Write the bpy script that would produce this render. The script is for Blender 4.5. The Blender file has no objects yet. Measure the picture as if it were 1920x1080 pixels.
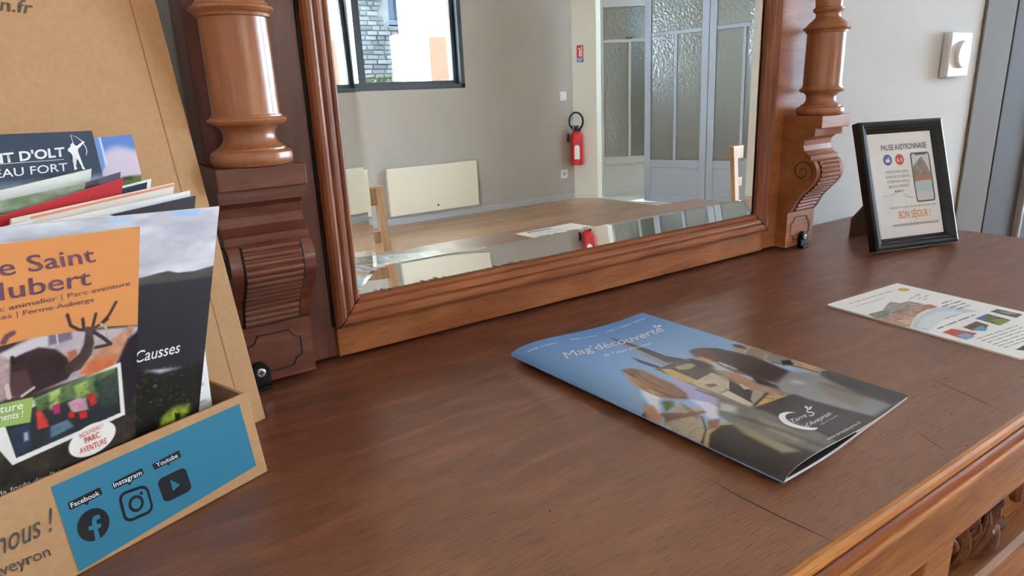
# Hall corner: antique walnut buffet with mirrored top, leaflets and a magazine; room seen in the mirror
import bpy, bmesh, math, random
import numpy as np
from mathutils import Vector, Matrix
PI = math.pi
C = bpy.context.scene.collection
SC = bpy.context.scene
ZT = 0.97                      # height of the buffet top above the floor; shapes below count z from that top

# ---------------------------------------------------------------- camera, sky, sun, exposure
cd = bpy.data.cameras.new('camera'); cam = bpy.data.objects.new('camera', cd); C.objects.link(cam)
cd.sensor_width = 36.0; cd.lens = 1254.50881*36.0/1920.0; cd.clip_start = 0.02; cd.clip_end = 200
RW = [[0.8256,-0.56301,-0.03751],[-0.18875,-0.21291,-0.95867],[0.53175,0.79855,-0.28205]]            # camera right, down, forward in the world
cam.matrix_world = Matrix(((RW[0][0], -RW[1][0], -RW[2][0], 0), (RW[0][1], -RW[1][1], -RW[2][1], 0),
                           (RW[0][2], -RW[1][2], -RW[2][2], ZT+0.26), (0, 0, 0, 1)))
SC.camera = cam
cd.dof.use_dof = False
W = bpy.data.worlds.new('sky'); SC.world = W; W.use_nodes = True
bg = W.node_tree.nodes['Background']; bg.inputs[0].default_value = (0.64, 0.83, 1.06, 1); bg.inputs[1].default_value = SKY_STRENGTH = 9.0
sl = bpy.data.lights.new('sun', 'SUN'); sl.energy = 3.0; sl.angle = 0.01; sl.color = (1, 0.97, 0.92)
so = bpy.data.objects.new('sun', sl); C.objects.link(so); so.location = (3, 2, 12)
so.rotation_euler = Vector((-0.25, -0.62, -0.74)).to_track_quat('-Z', 'Y').to_euler()
SC.view_settings.view_transform = 'Standard'; SC.view_settings.look = 'None'
SC.view_settings.gamma = 1.0; SC.view_settings.use_curve_mapping = False
SC.view_settings.exposure = 2.45
SC.cycles.max_bounces = 14; SC.cycles.diffuse_bounces = 7; SC.cycles.glossy_bounces = 6; SC.cycles.transmission_bounces = 10
SC.cycles.sample_clamp_indirect = 6.0; SC.cycles.caustics_reflective = False; SC.cycles.caustics_refractive = False
def portal(x, y, z, sx, sz, rz):
    l = bpy.data.lights.new('daylight_portal', 'AREA'); l.shape = 'RECTANGLE'; l.size = sx; l.size_y = sz; l.energy = 1
    l.cycles.is_portal = True
    o = bpy.data.objects.new('daylight_portal', l); C.objects.link(o); o.location = (x, y, z+ZT); o.rotation_euler = (PI/2, 0, rz)

# ---------------------------------------------------------------- helpers
def srgb(c):
    return tuple((v/255/12.92 if v <= 10 else ((v/255+0.055)/1.055)**2.4) for v in c)
def mat(name, col, rough=0.5, spec=0.5, metal=0.0, bump=None, var=None, coat=0.0):
    """plain procedural surface; var = (second colour, noise scale), bump = (scale, strength)"""
    m = bpy.data.materials.new(name); m.use_nodes = True; nt = m.node_tree; b = nt.nodes['Principled BSDF']
    b.inputs['Base Color'].default_value = (*srgb(col), 1); b.inputs['Roughness'].default_value = rough
    b.inputs['Specular IOR Level'].default_value = spec; b.inputs['Metallic'].default_value = metal
    b.inputs['Coat Weight'].default_value = coat
    tc = nt.nodes.new('ShaderNodeTexCoord')
    if var:
        n = nt.nodes.new('ShaderNodeTexNoise'); n.inputs['Scale'].default_value = var[1]; n.inputs['Detail'].default_value = 6
        nt.links.new(tc.outputs['Object'], n.inputs['Vector'])
        r = nt.nodes.new('ShaderNodeValToRGB'); r.color_ramp.elements[0].position = .35; r.color_ramp.elements[1].position = .68
        r.color_ramp.elements[0].color = (*srgb(col), 1); r.color_ramp.elements[1].color = (*srgb(var[0]), 1)
        nt.links.new(n.outputs['Fac'], r.inputs['Fac']); nt.links.new(r.outputs['Color'], b.inputs['Base Color'])
    if bump:
        n2 = nt.nodes.new('ShaderNodeTexNoise'); n2.inputs['Scale'].default_value = bump[0]; n2.inputs['Detail'].default_value = 4
        nt.links.new(tc.outputs['Object'], n2.inputs['Vector'])
        bp = nt.nodes.new('ShaderNodeBump'); bp.inputs['Strength'].default_value = bump[1]; bp.inputs['Distance'].default_value = .002
        nt.links.new(n2.outputs['Fac'], bp.inputs['Height']); nt.links.new(bp.outputs['Normal'], b.inputs['Normal'])
    return m
def wood(name, dark, mid, light, stretch=(1, 14, 14), scale=6.0, rough=0.38, spec=0.5, bump=0.12, pores=0.35, front_pale=0.0):
    """oiled walnut: broad figure, fine streaks and short dark pores along one axis"""
    m = bpy.data.materials.new(name); m.use_nodes = True; nt = m.node_tree; b = nt.nodes['Principled BSDF']
    L = nt.links.new; N = nt.nodes.new
    tc = N('ShaderNodeTexCoord'); mp = N('ShaderNodeMapping'); mp.inputs['Scale'].default_value = stretch; L(tc.outputs['Object'], mp.inputs['Vector'])
    n1 = N('ShaderNodeTexNoise'); n1.inputs['Scale'].default_value = scale; n1.inputs['Detail'].default_value = 7; n1.inputs['Distortion'].default_value = .7
    L(mp.outputs['Vector'], n1.inputs['Vector'])
    r = N('ShaderNodeValToRGB'); e = r.color_ramp.elements; e[0].position = .28; e[0].color = (*srgb(dark), 1); e[1].position = .74; e[1].color = (*srgb(light), 1)
    k = e.new(.52); k.color = (*srgb(mid), 1); L(n1.outputs['Fac'], r.inputs['Fac'])
    mp2 = N('ShaderNodeMapping'); mp2.inputs['Scale'].default_value = [s*s*.35+1 if s > 2 else s for s in stretch]; L(tc.outputs['Object'], mp2.inputs['Vector'])
    n2 = N('ShaderNodeTexNoise'); n2.inputs['Scale'].default_value = scale*4; n2.inputs['Detail'].default_value = 5; L(mp2.outputs['Vector'], n2.inputs['Vector'])
    r2 = N('ShaderNodeValToRGB'); e2 = r2.color_ramp.elements; e2[0].position = .36; e2[0].color = (1-pores, 1-pores, 1-pores, 1); e2[1].position = .5; e2[1].color = (1, 1, 1, 1)
    L(n2.outputs['Fac'], r2.inputs['Fac'])
    mx = N('ShaderNodeMix'); mx.data_type = 'RGBA'; mx.blend_type = 'MULTIPLY'; mx.inputs['Factor'].default_value = 1
    L(r.outputs['Color'], mx.inputs['A']); L(r2.outputs['Color'], mx.inputs['B']); L(mx.outputs['Result'], b.inputs['Base Color'])
    b.inputs['Roughness'].default_value = rough
    if front_pale:                                              # colour turns paler towards the front edge
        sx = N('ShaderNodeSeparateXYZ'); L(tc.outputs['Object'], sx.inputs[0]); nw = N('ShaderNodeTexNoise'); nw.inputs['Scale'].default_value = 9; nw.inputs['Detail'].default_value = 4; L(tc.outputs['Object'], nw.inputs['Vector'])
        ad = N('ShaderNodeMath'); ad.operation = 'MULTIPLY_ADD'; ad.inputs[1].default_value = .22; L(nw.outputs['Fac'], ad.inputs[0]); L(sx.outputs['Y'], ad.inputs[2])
        mw = N('ShaderNodeMapRange'); mw.inputs['From Min'].default_value = front_pale; mw.inputs['From Max'].default_value = front_pale-.32; mw.inputs['To Max'].default_value = .62; L(ad.outputs[0], mw.inputs['Value'])
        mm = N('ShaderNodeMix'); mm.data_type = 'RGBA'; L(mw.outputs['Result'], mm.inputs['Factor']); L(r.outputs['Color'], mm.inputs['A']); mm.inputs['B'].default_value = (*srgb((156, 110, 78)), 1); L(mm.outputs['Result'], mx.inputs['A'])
    b.inputs['Specular IOR Level'].default_value = spec
    bp = N('ShaderNodeBump'); bp.inputs['Strength'].default_value = bump; bp.inputs['Distance'].default_value = .001
    L(n2.outputs['Fac'], bp.inputs['Height']); L(bp.outputs['Normal'], b.inputs['Normal'])
    return m
def print_mat(name, rough=.35, spec=.4):
    m = bpy.data.materials.new(name); m.use_nodes = True; nt = m.node_tree; b = nt.nodes['Principled BSDF']
    a = nt.nodes.new('ShaderNodeAttribute'); a.attribute_name = 'ink'; nt.links.new(a.outputs['Color'], b.inputs['Base Color'])
    b.inputs['Roughness'].default_value = rough; b.inputs['Specular IOR Level'].default_value = spec
    return m

class Bm:
    """collects simple solids in buffet-top coordinates"""
    def __init__(s): s.v = []; s.f = []; s.smooth = set()
    def add(s, vs, fs, smooth=False):
        o = len(s.v); s.v += [tuple(v) for v in vs]
        for f in fs:
            if smooth: s.smooth.add(len(s.f))
            s.f.append([i+o for i in f])
        return s
    def box(s, x0, x1, y0, y1, z0, z1, M=None):
        vs = [(x, y, z) for z in (z0, z1) for y in (y0, y1) for x in (x0, x1)]
        if M: vs = [M(*v) for v in vs]
        return s.add(vs, [(0, 2, 3, 1), (4, 5, 7, 6), (0, 1, 5, 4), (2, 6, 7, 3), (0, 4, 6, 2), (1, 3, 7, 5)])
    def bbox(s, x0, x1, y0, y1, z0, z1, r=.002, M=None):
        """box with chamfered edges"""
        P = lambda a, b, c: (a, b, c)
        bm = bmesh.new(); bmesh.ops.create_cube(bm, size=1)
        for v in bm.verts: v.co = ((x0+x1)/2+v.co.x*(x1-x0), (y0+y1)/2+v.co.y*(y1-y0), (z0+z1)/2+v.co.z*(z1-z0))
        bmesh.ops.bevel(bm, geom=bm.edges[:], offset=r, segments=2, affect='EDGES', profile=.5)
        bm.verts.ensure_lookup_table(); vs = [tuple(v.co) for v in bm.verts]
        if M: vs = [M(*v) for v in vs]
        for i, v in enumerate(bm.verts): v.index = i
        fs = [[v.index for v in f.verts] for f in bm.faces]; bm.free()
        return s.add(vs, fs)
    def prism(s, pts, a, b, f, smooth=False):
        """closed outline pts swept from a to b; f(p, t) gives the corner"""
        n = len(pts); vs = [f(p, t) for t in (a, b) for p in pts]
        s.add(vs, [tuple(range(n))[::-1], tuple(range(n, 2*n))])
        o = len(s.v)-2*n
        for i in range(n):
            j = (i+1) % n
            if smooth: s.smooth.add(len(s.f))
            s.f.append([o+i, o+j, o+n+j, o+n+i])
        return s
    def lathe(s, prof, cx, cy, seg=48, M=None):
        vs = []; n = len(prof)
        for z, r in prof:
            for k in range(seg):
                a = 2*PI*k/seg; vs.append((cx+r*math.cos(a), cy+r*math.sin(a), z))
        if M: vs = [M(*v) for v in vs]
        fs = [(i*seg+k, i*seg+(k+1) % seg, (i+1)*seg+(k+1) % seg, (i+1)*seg+k) for i in range(n-1) for k in range(seg)]
        o = len(s.v); s.add(vs, fs, True); s.f.append([o+k for k in range(seg)][::-1]); s.f.append([o+(n-1)*seg+k for k in range(seg)])
        return s
    def tube(s, path, r, seg=8, closed=False):
        path = [Vector(p) for p in path]; n = len(path); rr = r if hasattr(r, '__len__') else [r]*n
        vs = []; up = None
        for i, p in enumerate(path):
            a = path[i-1] if (i > 0 or closed) else p; c = path[(i+1) % n] if (i < n-1 or closed) else p
            t = (c-a).normalized()
            if up is None: up = t.orthogonal().normalized()
            up = (up-t*up.dot(t)).normalized(); w = t.cross(up)
            for k in range(seg):
                an = 2*PI*k/seg; vs.append(p+(up*math.cos(an)+w*math.sin(an))*rr[i])
        m = n if closed else n-1
        fs = [(i*seg+k, i*seg+(k+1) % seg, ((i+1) % n)*seg+(k+1) % seg, ((i+1) % n)*seg+k) for i in range(m) for k in range(seg)]
        o = len(s.v); s.add(vs, fs, True)
        if not closed: s.f.append([o+k for k in range(seg)][::-1]); s.f.append([o+(n-1)*seg+k for k in range(seg)])
        return s
    def ellip(s, c, rad, M=None, nu=10, nv=7):
        vs = []; fs = []
        for j in range(nv+1):
            th = PI*j/nv
            for k in range(nu):
                ph = 2*PI*k/nu; p = (c[0]+rad[0]*math.sin(th)*math.cos(ph), c[1]+rad[1]*math.sin(th)*math.sin(ph), c[2]+rad[2]*math.cos(th))
                vs.append(M(*p) if M else p)
        for j in range(nv):
            for k in range(nu): fs.append((j*nu+k, (j+1)*nu+k, (j+1)*nu+(k+1) % nu, j*nu+(k+1) % nu))
        return s.add(vs, fs, True)
def wloc(o):
    l = Vector(o.location); p = o.parent
    while p: l += Vector(p.location); p = p.parent
    return l
def obj(name, b, m, parent=None, fix=True):
    """one mesh object; shapes are given in buffet-top coordinates and moved under the parent"""
    me = bpy.data.meshes.new(name); off = Vector((0, 0, ZT))-(wloc(parent) if parent else Vector((0, 0, 0)))
    me.from_pydata([tuple(Vector(v)+off) for v in b.v], [], b.f)
    if fix:
        bm = bmesh.new(); bm.from_mesh(me); bmesh.ops.recalc_face_normals(bm, faces=bm.faces); bm.to_mesh(me); bm.free()
    if b.smooth:
        for i in b.smooth: me.polygons[i].use_smooth = True
    if b.smooth: me.set_sharp_from_angle(angle=math.radians(32))
    me.materials.append(m); o = bpy.data.objects.new(name, me); C.objects.link(o)
    if parent: o.parent = parent
    return o
def tag(o, label, cat, group=None):
    o['label'] = label; o['category'] = cat
    if group: o['group'] = group
    return o
def thing(name, label, cat, loc, group=None):
    o = bpy.data.objects.new(name, None); C.objects.link(o); o.location = (loc[0], loc[1], loc[2]+ZT); o.empty_display_size = .02
    return tag(o, label, cat, group)
def struct(name, b, m, parent=None):
    o = obj(name, b, m, parent)
    if not parent: o['kind'] = 'structure'
    return o

# ---- paint on paper: a dense sheet whose vertices carry the ink colour
rng = np.random.default_rng(7)
class Ink:
    def __init__(s, nu, nv, wmm, hmm, bg):
        s.nu, s.nv, s.w, s.h = nu, nv, wmm, hmm
        u = np.linspace(0, 1, nu); v = np.linspace(0, 1, nv); s.U, s.V = np.meshgrid(u, v); s.X = s.U*wmm; s.Y = s.V*hmm
        s.a = np.empty((nv, nu, 3)); s.a[:] = np.array(bg)/255.
    def noise(s, fx, fy=None, oct=3):
        fy = fy or fx; out = np.zeros_like(s.X); amp = 1; tot = 0
        for o in range(oct):
            gx = int(s.w/fx*2**o)+3; gy = int(s.h/fy*2**o)+3; g = rng.random((gy, gx))
            x = s.U*(gx-2); y = s.V*(gy-2); i = x.astype(int); j = y.astype(int); a = x-i; b = y-j; a = a*a*(3-2*a); b = b*b*(3-2*b)
            out += amp*((g[j, i]*(1-a)+g[j, i+1]*a)*(1-b)+(g[j+1, i]*(1-a)+g[j+1, i+1]*a)*b); tot += amp; amp *= .55
        return out/tot
    def put(s, al, col):
        col = np.array(col)/255. if not isinstance(col, np.ndarray) else col
        s.a = s.a*(1-al[..., None])+col*al[..., None]
    def dist(s, pts, closed=True):
        P = np.array(pts)*[s.w, s.h]; n = len(P); d = np.full(s.X.shape, 1e9); ins = np.zeros(s.X.shape, bool)
        for i in range(n if closed else n-1):
            a = P[i]; b = P[(i+1) % n]; e = b-a; L = max(e@e, 1e-9)
            t = np.clip(((s.X-a[0])*e[0]+(s.Y-a[1])*e[1])/L, 0, 1)
            d = np.minimum(d, np.hypot(s.X-a[0]-t*e[0], s.Y-a[1]-t*e[1]))
            if closed:
                c = (a[1] > s.Y) != (b[1] > s.Y)
                with np.errstate(divide='ignore', invalid='ignore'):
                    ins ^= c & (s.X < (b[0]-a[0])*(s.Y-a[1])/(b[1]-a[1])+a[0])
        return np.where(ins, d, -d) if closed else d
    def poly(s, pts, col, soft=.5, tex=None, al=1.0):
        d = s.dist(pts); m = np.clip(d/soft+.5, 0, 1); m = m*m*(3-2*m)*al
        if tex: col = np.array(col)/255.*(1+tex[0]*(s.noise(tex[1], tex[2] if len(tex) > 2 else None)-.5))[..., None]
        s.put(m, col)
    def line(s, pts, wd, col, soft=.4, al=1.0):
        d = s.dist(pts, False); m = np.clip((wd/2-d)/soft+.5, 0, 1); s.put(m*al, col)
    def ell(s, c, rx, ry, col, soft=.5, rot=0, al=1.0):
        x = s.X-c[0]*s.w; y = s.Y-c[1]*s.h; cr, sr = math.cos(rot), math.sin(rot); q = np.hypot((x*cr+y*sr)/rx, (-x*sr+y*cr)/ry)
        s.put(np.clip((1-q)*min(rx, ry)/soft+.5, 0, 1)*al, col)
    def blur(s, pts, r, soft=8):
        """smear the picture inside an outline, as a moving figure smears; r in mm"""
        m = np.clip(s.dist(pts)/soft+.5, 0, 1)[..., None]; a = s.a; k = max(1, int(r/s.w*s.nu))
        for ax in (0, 1, 0, 1):
            p = np.pad(a, [(k+1, k) if i == ax else (0, 0) for i in range(3)], 'edge'); c = np.cumsum(p, ax)
            a = (np.take(c, range(2*k+1, c.shape[ax]), ax)-np.take(c, range(0, c.shape[ax]-2*k-1), ax))/(2*k+1)
        s.a = s.a*(1-m)+a*m
    def scribble(s, p0, p1, h, col, al=.75):
        """one line of unreadably small print"""
        a = np.array(p0)*[s.w, s.h]; b = np.array(p1)*[s.w, s.h]; e = b-a; L = np.hypot(*e); e = e/L
        t = (s.X-a[0])*e[0]+(s.Y-a[1])*e[1]; d = abs(-(s.X-a[0])*e[1]+(s.Y-a[1])*e[0])
        k = (np.sin(t/h*2.9)+np.sin(t/h*1.7+1.3)+np.sin(t/h*.61+.4)) > -.9
        s.put(((d < h*.5) & (t > 0) & (t < L) & k)*al, col)
    def sheet(s, name, S, m, parent, off=.00015):
        U = s.U.ravel(); V = s.V.ravel(); P = np.array(S(U, V, off), dtype=np.float32)
        base = wloc(parent); P = P+np.array([-base.x, -base.y, ZT-base.z], dtype=np.float32)
        nu, nv = s.nu, s.nv; me = bpy.data.meshes.new(name)
        i = (np.arange(nv-1)[:, None]*nu+np.arange(nu-1)[None, :]).ravel()
        q = np.stack([i, i+nu, i+nu+1, i+1], 1).astype(np.int32).ravel(); nq = len(i)
        me.vertices.add(nu*nv); me.vertices.foreach_set('co', P.astype(np.float32).ravel())
        me.loops.add(4*nq); me.loops.foreach_set('vertex_index', q)
        me.polygons.add(nq); me.polygons.foreach_set('loop_start', np.arange(0, 4*nq, 4, dtype=np.int32)); me.polygons.foreach_set('loop_total', np.full(nq, 4, np.int32))
        me.update(calc_edges=True); me.validate()
        c = np.clip(s.a.reshape(-1, 3), 0, 1); lin = np.where(c <= .04045, c/12.92, ((c+.055)/1.055)**2.4)
        at = me.color_attributes.new('ink', 'FLOAT_COLOR', 'POINT'); at.data.foreach_set('color', np.concatenate([lin, np.ones((len(lin), 1))], 1).astype(np.float32).ravel())
        me.polygons.foreach_set('use_smooth', np.ones(nq, bool))
        me.materials.append(m); o = bpy.data.objects.new(name, me); C.objects.link(o); o.parent = parent
        return o
def quadS(Q):
    """bilinear sheet over four corners: top-left, top-right, bottom-right, bottom-left"""
    Q = [np.array(q, float) for q in Q]; n = np.cross(Q[3]-Q[0], Q[1]-Q[0]); n /= np.linalg.norm(n)
    def S(u, v, off=0):
        u = np.asarray(u, float)[..., None]; v = np.asarray(v, float)[..., None]
        return (Q[0]*(1-u)+Q[1]*u)*(1-v)+(Q[3]*(1-u)+Q[2]*u)*v+n*off
    return S
def text(name, s, S, p, m, parent, off=.0003, bold=0.0, shear=0.0, fit=True):
    """lettering laid on a sheet: p = baseline start, baseline end, top of a capital above the start (sheet u, v)"""
    cu = bpy.data.curves.new('lettering', 'FONT'); cu.body = s; cu.size = 1.0; cu.offset = bold; cu.shear = shear; cu.resolution_u = 3
    to = bpy.data.objects.new('lettering', cu); C.objects.link(to)
    dg = bpy.context.evaluated_depsgraph_get(); me = bpy.data.meshes.new_from_object(to.evaluated_get(dg))
    bpy.data.objects.remove(to); bpy.data.curves.remove(cu)
    n = len(me.vertices); co = np.empty(n*3); me.vertices.foreach_get('co', co); co = co.reshape(-1, 3)
    x0, x1 = co[:, 0].min(), co[:, 0].max(); a, b, c = [np.array(q, float) for q in p]
    x = (co[:, 0]-x0)/(x1-x0); y = co[:, 1]/.70
    uv = a+x[:, None]*(b-a)+y[:, None]*(c-a)
    P = S(uv[:, 0], uv[:, 1], off); base = wloc(parent)
    P = P+np.array([-base.x, -base.y, ZT-base.z]); me.vertices.foreach_set('co', P.ravel()); me.update()
    me.materials.clear(); me.materials.append(m); me.name = name
    o = bpy.data.objects.new(name, me); C.objects.link(o); o.parent = parent
    return o
def shape(b, S, pts, off=.0003):
    """flat printed shape on a sheet"""
    P = [tuple(S(u, v, off)) for u, v in pts]; return b.add(P, [tuple(range(len(P)))])
def lerp(a, b, t): return a+(b-a)*t

# ---------------------------------------------------------------- materials
M_top = wood('walnut_top', (84, 44, 28), (118, 67, 45), (152, 97, 67), (2.0, 10, 10), 6.5, .36, .95, .08, .4, front_pale=.2)
M_nose = wood('walnut_worn_nosing', (160, 98, 40), (186, 120, 52), (204, 140, 68), (1.5, 14, 14), 6, .55, .2)
M_cove = wood('walnut_shaded_cove', (44, 26, 16), (62, 38, 24), (84, 54, 34), (1.5, 14, 14), 6, .5)  # shade under the nosing is put into this darker cove colour
M_edge = wood('walnut_edge', (122, 74, 36), (150, 96, 48), (172, 114, 60), (1.5, 14, 14), 6, .55, .18)
M_col = wood('walnut_column', (140, 84, 50), (164, 104, 66), (182, 124, 82), (9, 9, 1), 5, .30, .55, .05, .12)
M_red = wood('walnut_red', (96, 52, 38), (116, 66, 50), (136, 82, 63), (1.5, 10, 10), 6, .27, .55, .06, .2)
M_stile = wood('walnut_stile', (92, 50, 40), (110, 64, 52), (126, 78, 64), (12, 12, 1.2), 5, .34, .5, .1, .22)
M_mould = wood('walnut_moulding', (136, 76, 45), (154, 92, 57), (172, 108, 68), (1.6, 9, 9), 5, .42, .22, .05, .14)
M_mouldv = wood('walnut_moulding_upright', (122, 68, 43), (140, 82, 53), (156, 98, 64), (9, 9, 1.6), 5, .38, .3, .05, .14)
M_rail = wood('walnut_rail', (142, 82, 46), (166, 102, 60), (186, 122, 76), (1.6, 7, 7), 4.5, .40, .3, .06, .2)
M_carve = wood('walnut_carving', (60, 34, 22), (92, 54, 34), (128, 80, 50), (3, 3, 3), 9, .62, .15)
M_groove = mat('dark_groove', (22, 13, 10), .7)
M_crack = mat('dark_crack', (52, 28, 20), .6)
M_kraft = mat('kraft_board', (190, 148, 107), .75, .2, var=((184, 141, 100), 220), bump=(900, .05))
M_kedge = mat('kraft_edge', (150, 108, 72), .8, .2)
M_white = mat('white_wall_paint', (196, 197, 195), .85, .2, var=((191, 192, 190), 3))
M_ceil = mat('ceiling_paint', (232, 231, 226), .9, .2)
M_grey = mat('taupe_grey_wall_paint', (171, 160, 149), .85, .25, var=((166, 156, 145), 2))
M_skirt = mat('grey_skirting_paint', (168, 164, 160), .6, .3)
M_cas = mat('grey_casing_paint', (108, 102, 94), .75, .15, var=((104, 98, 90), 4))
M_door = mat('grey_door_paint', (74, 70, 68), .75, .15)
M_blk = mat('black_aluminium', (38, 40, 44), .45, .5)
M_black = mat('black_plastic', (18, 18, 18), .42, .35)
M_screw = mat('zinc_screw', (215, 220, 222), .3, .5, 1.0)
M_paper = mat('white_paper', (236, 234, 228), .6, .25)
M_cream = mat('cream_paper', (232, 222, 200), .6, .25)
M_print = print_mat('printed_gloss_paper', .38, .4)
M_mag = print_mat('printed_magazine_cover', .33, .45)
M_wink = mat('white_ink', (240, 240, 240), .5, .3)
M_kink = mat('black_ink', (24, 24, 26), .5, .3)
M_gink = mat('grey_ink', (84, 76, 66), .6, .3)
M_pink = mat('purple_ink', (108, 72, 92), .5, .3)
M_rink = mat('red_ink', (205, 80, 70), .5, .3)
M_oink = mat('orange_ink', (224, 158, 84), .5, .3)
M_blue = mat('blue_label_ink', (48, 120, 146), .5, .3)
M_white_pl = mat('white_plastic', (212, 212, 212), .4, .4)

# ---------------------------------------------------------------- the room
FL = -ZT                                     # floor, seen from the buffet top
WY = -5.349                                  # the grey window wall opposite
M_floor = bpy.data.materials.new('oak_laminate'); M_floor.use_nodes = True; nt = M_floor.node_tree; b_ = nt.nodes['Principled BSDF']
tcn = nt.nodes.new('ShaderNodeTexCoord'); bk = nt.nodes.new('ShaderNodeTexBrick'); bk.inputs['Scale'].default_value = 1; bk.inputs['Brick Width'].default_value = 1.25; bk.inputs['Row Height'].default_value = .13; bk.inputs['Mortar Size'].default_value = .0015
bk.inputs['Color1'].default_value = (*srgb((168, 124, 88)), 1); bk.inputs['Color2'].default_value = (*srgb((184, 142, 104)), 1); bk.inputs['Mortar'].default_value = (*srgb((110, 78, 54)), 1)
nt.links.new(tcn.outputs['Object'], bk.inputs['Vector'])
mpn = nt.nodes.new('ShaderNodeMapping'); mpn.inputs['Scale'].default_value = (2, 40, 1); nt.links.new(tcn.outputs['Object'], mpn.inputs['Vector'])
nzn = nt.nodes.new('ShaderNodeTexNoise'); nzn.inputs['Scale'].default_value = 1.5; nzn.inputs['Detail'].default_value = 4; nt.links.new(mpn.outputs['Vector'], nzn.inputs['Vector'])
hsv = nt.nodes.new('ShaderNodeMix'); hsv.data_type = 'RGBA'; hsv.blend_type = 'OVERLAY'; hsv.inputs['Factor'].default_value = .25; nt.links.new(bk.outputs['Color'], hsv.inputs['A']); nt.links.new(nzn.outputs['Fac'], hsv.inputs['B'])
nt.links.new(hsv.outputs['Result'], b_.inputs['Base Color']); b_.inputs['Roughness'].default_value = .24; b_.inputs['Specular IOR Level'].default_value = .5
M_pass = mat('passage_beige_paint', (150, 140, 122), .85, .2)
M_tile = mat('pale_tile', (214, 212, 204), .35, .5)
struct('floor', Bm().box(-3.2, 5.6, -5.6, .85, FL-.1, FL), M_floor)
struct('floor_passage', Bm().box(5.6, 9.0, -7.0, -2.4, FL-.1, FL), M_tile)
struct('ceiling', Bm().box(-3.3, 5.75, -7.1, .9, 1.75, 1.85).box(5.75, 9.1, -7.1, -2.4, 1.75, 1.85), M_ceil)
BX0, BX1, BZ0, BZ1 = -3.0, -.95, FL+.06, 1.55   # glazed garden door behind the buffet's wall, left of the picture
struct('wall_back', Bm().box(-3.3, BX0, .705, .85, FL, 1.75).box(BX1, 5.75, .705, .85, FL, 1.75).box(BX0, BX1, .705, .85, BZ1, 1.75).box(BX0, BX1, .705, .85, FL, BZ0), M_white)
struct('wall_left', Bm().box(-3.35, -3.2, -5.35, .705, FL, 1.75), M_white)
struct('wall_left_light_block', Bm().box(-.62, -.46, -.18, .705, FL, 1.75), M_white)  # unseen wall added to keep the garden door's light off the buffet
WX0, WX1, WZ0, WZ1 = 1.42, 3.90, .42, 1.52   # window opening
w = Bm(); w.box(-3.3, WX0, WY-.3, WY, FL, 1.75); w.box(WX1, 5.42, WY-.3, WY, FL, 1.75); w.box(WX0, WX1, WY-.3, WY, FL, WZ0); w.box(WX0, WX1, WY-.3, WY, WZ1, 1.75)
struct('wall_front', w, M_grey)
# right wall: a slanted white pier at the corner, the wide opening, then plain wall
pier = [(5.415, -5.349), (5.59, -5.11), (5.72, -5.11), (5.72, -5.65), (5.415, -5.65)]
w = Bm(); w.prism(pier, FL, 1.75, lambda p, t: (p[0], p[1], t)); struct('wall_right', w, mat('cream_wall_paint', (226, 222, 208), .8, .2))
RY0, RY1, RZ0, RZ1 = -1.25, .30, -.62, 1.6        # window in the right wall, outside the picture
w = Bm(); w.box(5.6, 5.75, -2.55, RY0, FL, 1.75); w.box(5.6, 5.75, RY1, .705, FL, 1.75); w.box(5.6, 5.75, RY0, RY1, FL, RZ0); w.box(5.6, 5.75, RY0, RY1, RZ1, 1.75); w.box(5.6, 5.75, -5.11, -2.55, 1.42, 1.75); struct('wall_right_side', w, M_white)
struct('wall_passage', Bm().box(9.0, 9.1, -7.0, -2.4, FL, 1.75).box(5.75, 6.5, -2.55, -2.4, FL, 1.75).box(8.5, 9.1, -2.55, -2.4, FL, 1.75).box(6.5, 8.5, -2.55, -2.4, FL, 1.15).box(6.5, 8.5, -2.55, -2.4, 1.65, 1.75), M_pass)
struct('wall_passage_end', Bm().box(5.4, 9.1, -7.1, -7.0, FL, 1.75), M_pass)
struct('baseboard_front', Bm().prism([(0, 0), (.014, 0), (.014, .055), (.008, .066), (0, .066)], -3.2, 5.40, lambda p, t: (t, WY+p[0], FL+p[1])), M_skirt)
struct('baseboard_right', Bm().prism([(0, 0), (.012, 0), (.012, .05), (0, .06)], 0, .29, lambda p, t: (5.415+.5907*t-.8069*p[0], -5.349+.8069*t+.5907*p[0], FL+p[1])), mat('cream_skirting', (222, 218, 206), .6))
struct('wall_front_sky_block', Bm().box(-3.3, 5.75, WY-.3, WY-.02, 1.85, 7.5), M_white)  # unseen upper storey added to hold sky light off the courtyard facade
# window in the grey wall
wf = Bm()
def wbar(b, x0, x1, z0, z1, y0, y1): b.bbox(x0, x1, y0, y1, z0, z1, .004)
wbar(wf, WX0, WX1, WZ0, WZ0+.045, WY-.17, WY+.004); wbar(wf, WX0, WX1, WZ1-.045, WZ1, WY-.17, WY+.004)
wbar(wf, WX0, WX0+.05, WZ0, WZ1, WY-.17, WY+.004); wbar(wf, WX1-.05, WX1, WZ0, WZ1, WY-.17, WY+.004)
wbar(wf, 2.668, 2.752, WZ0, WZ1, WY-.17, WY+.002)
win = struct('window_1', wf, M_blk)
glassm = bpy.data.materials.new('window_glass'); glassm.use_nodes = True; nt = glassm.node_tree; nt.nodes.remove(nt.nodes['Principled BSDF'])
tr = nt.nodes.new('ShaderNodeBsdfTransparent'); gl = nt.nodes.new('ShaderNodeBsdfGlossy'); gl.inputs['Roughness'].default_value = 0; lw = nt.nodes.new('ShaderNodeFresnel'); ge = nt.nodes.new('ShaderNodeNewGeometry'); mr_ = nt.nodes.new('ShaderNodeMapRange'); mr_.inputs['To Min'].default_value = 1.45; mr_.inputs['To Max'].default_value = 1/1.45
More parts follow.
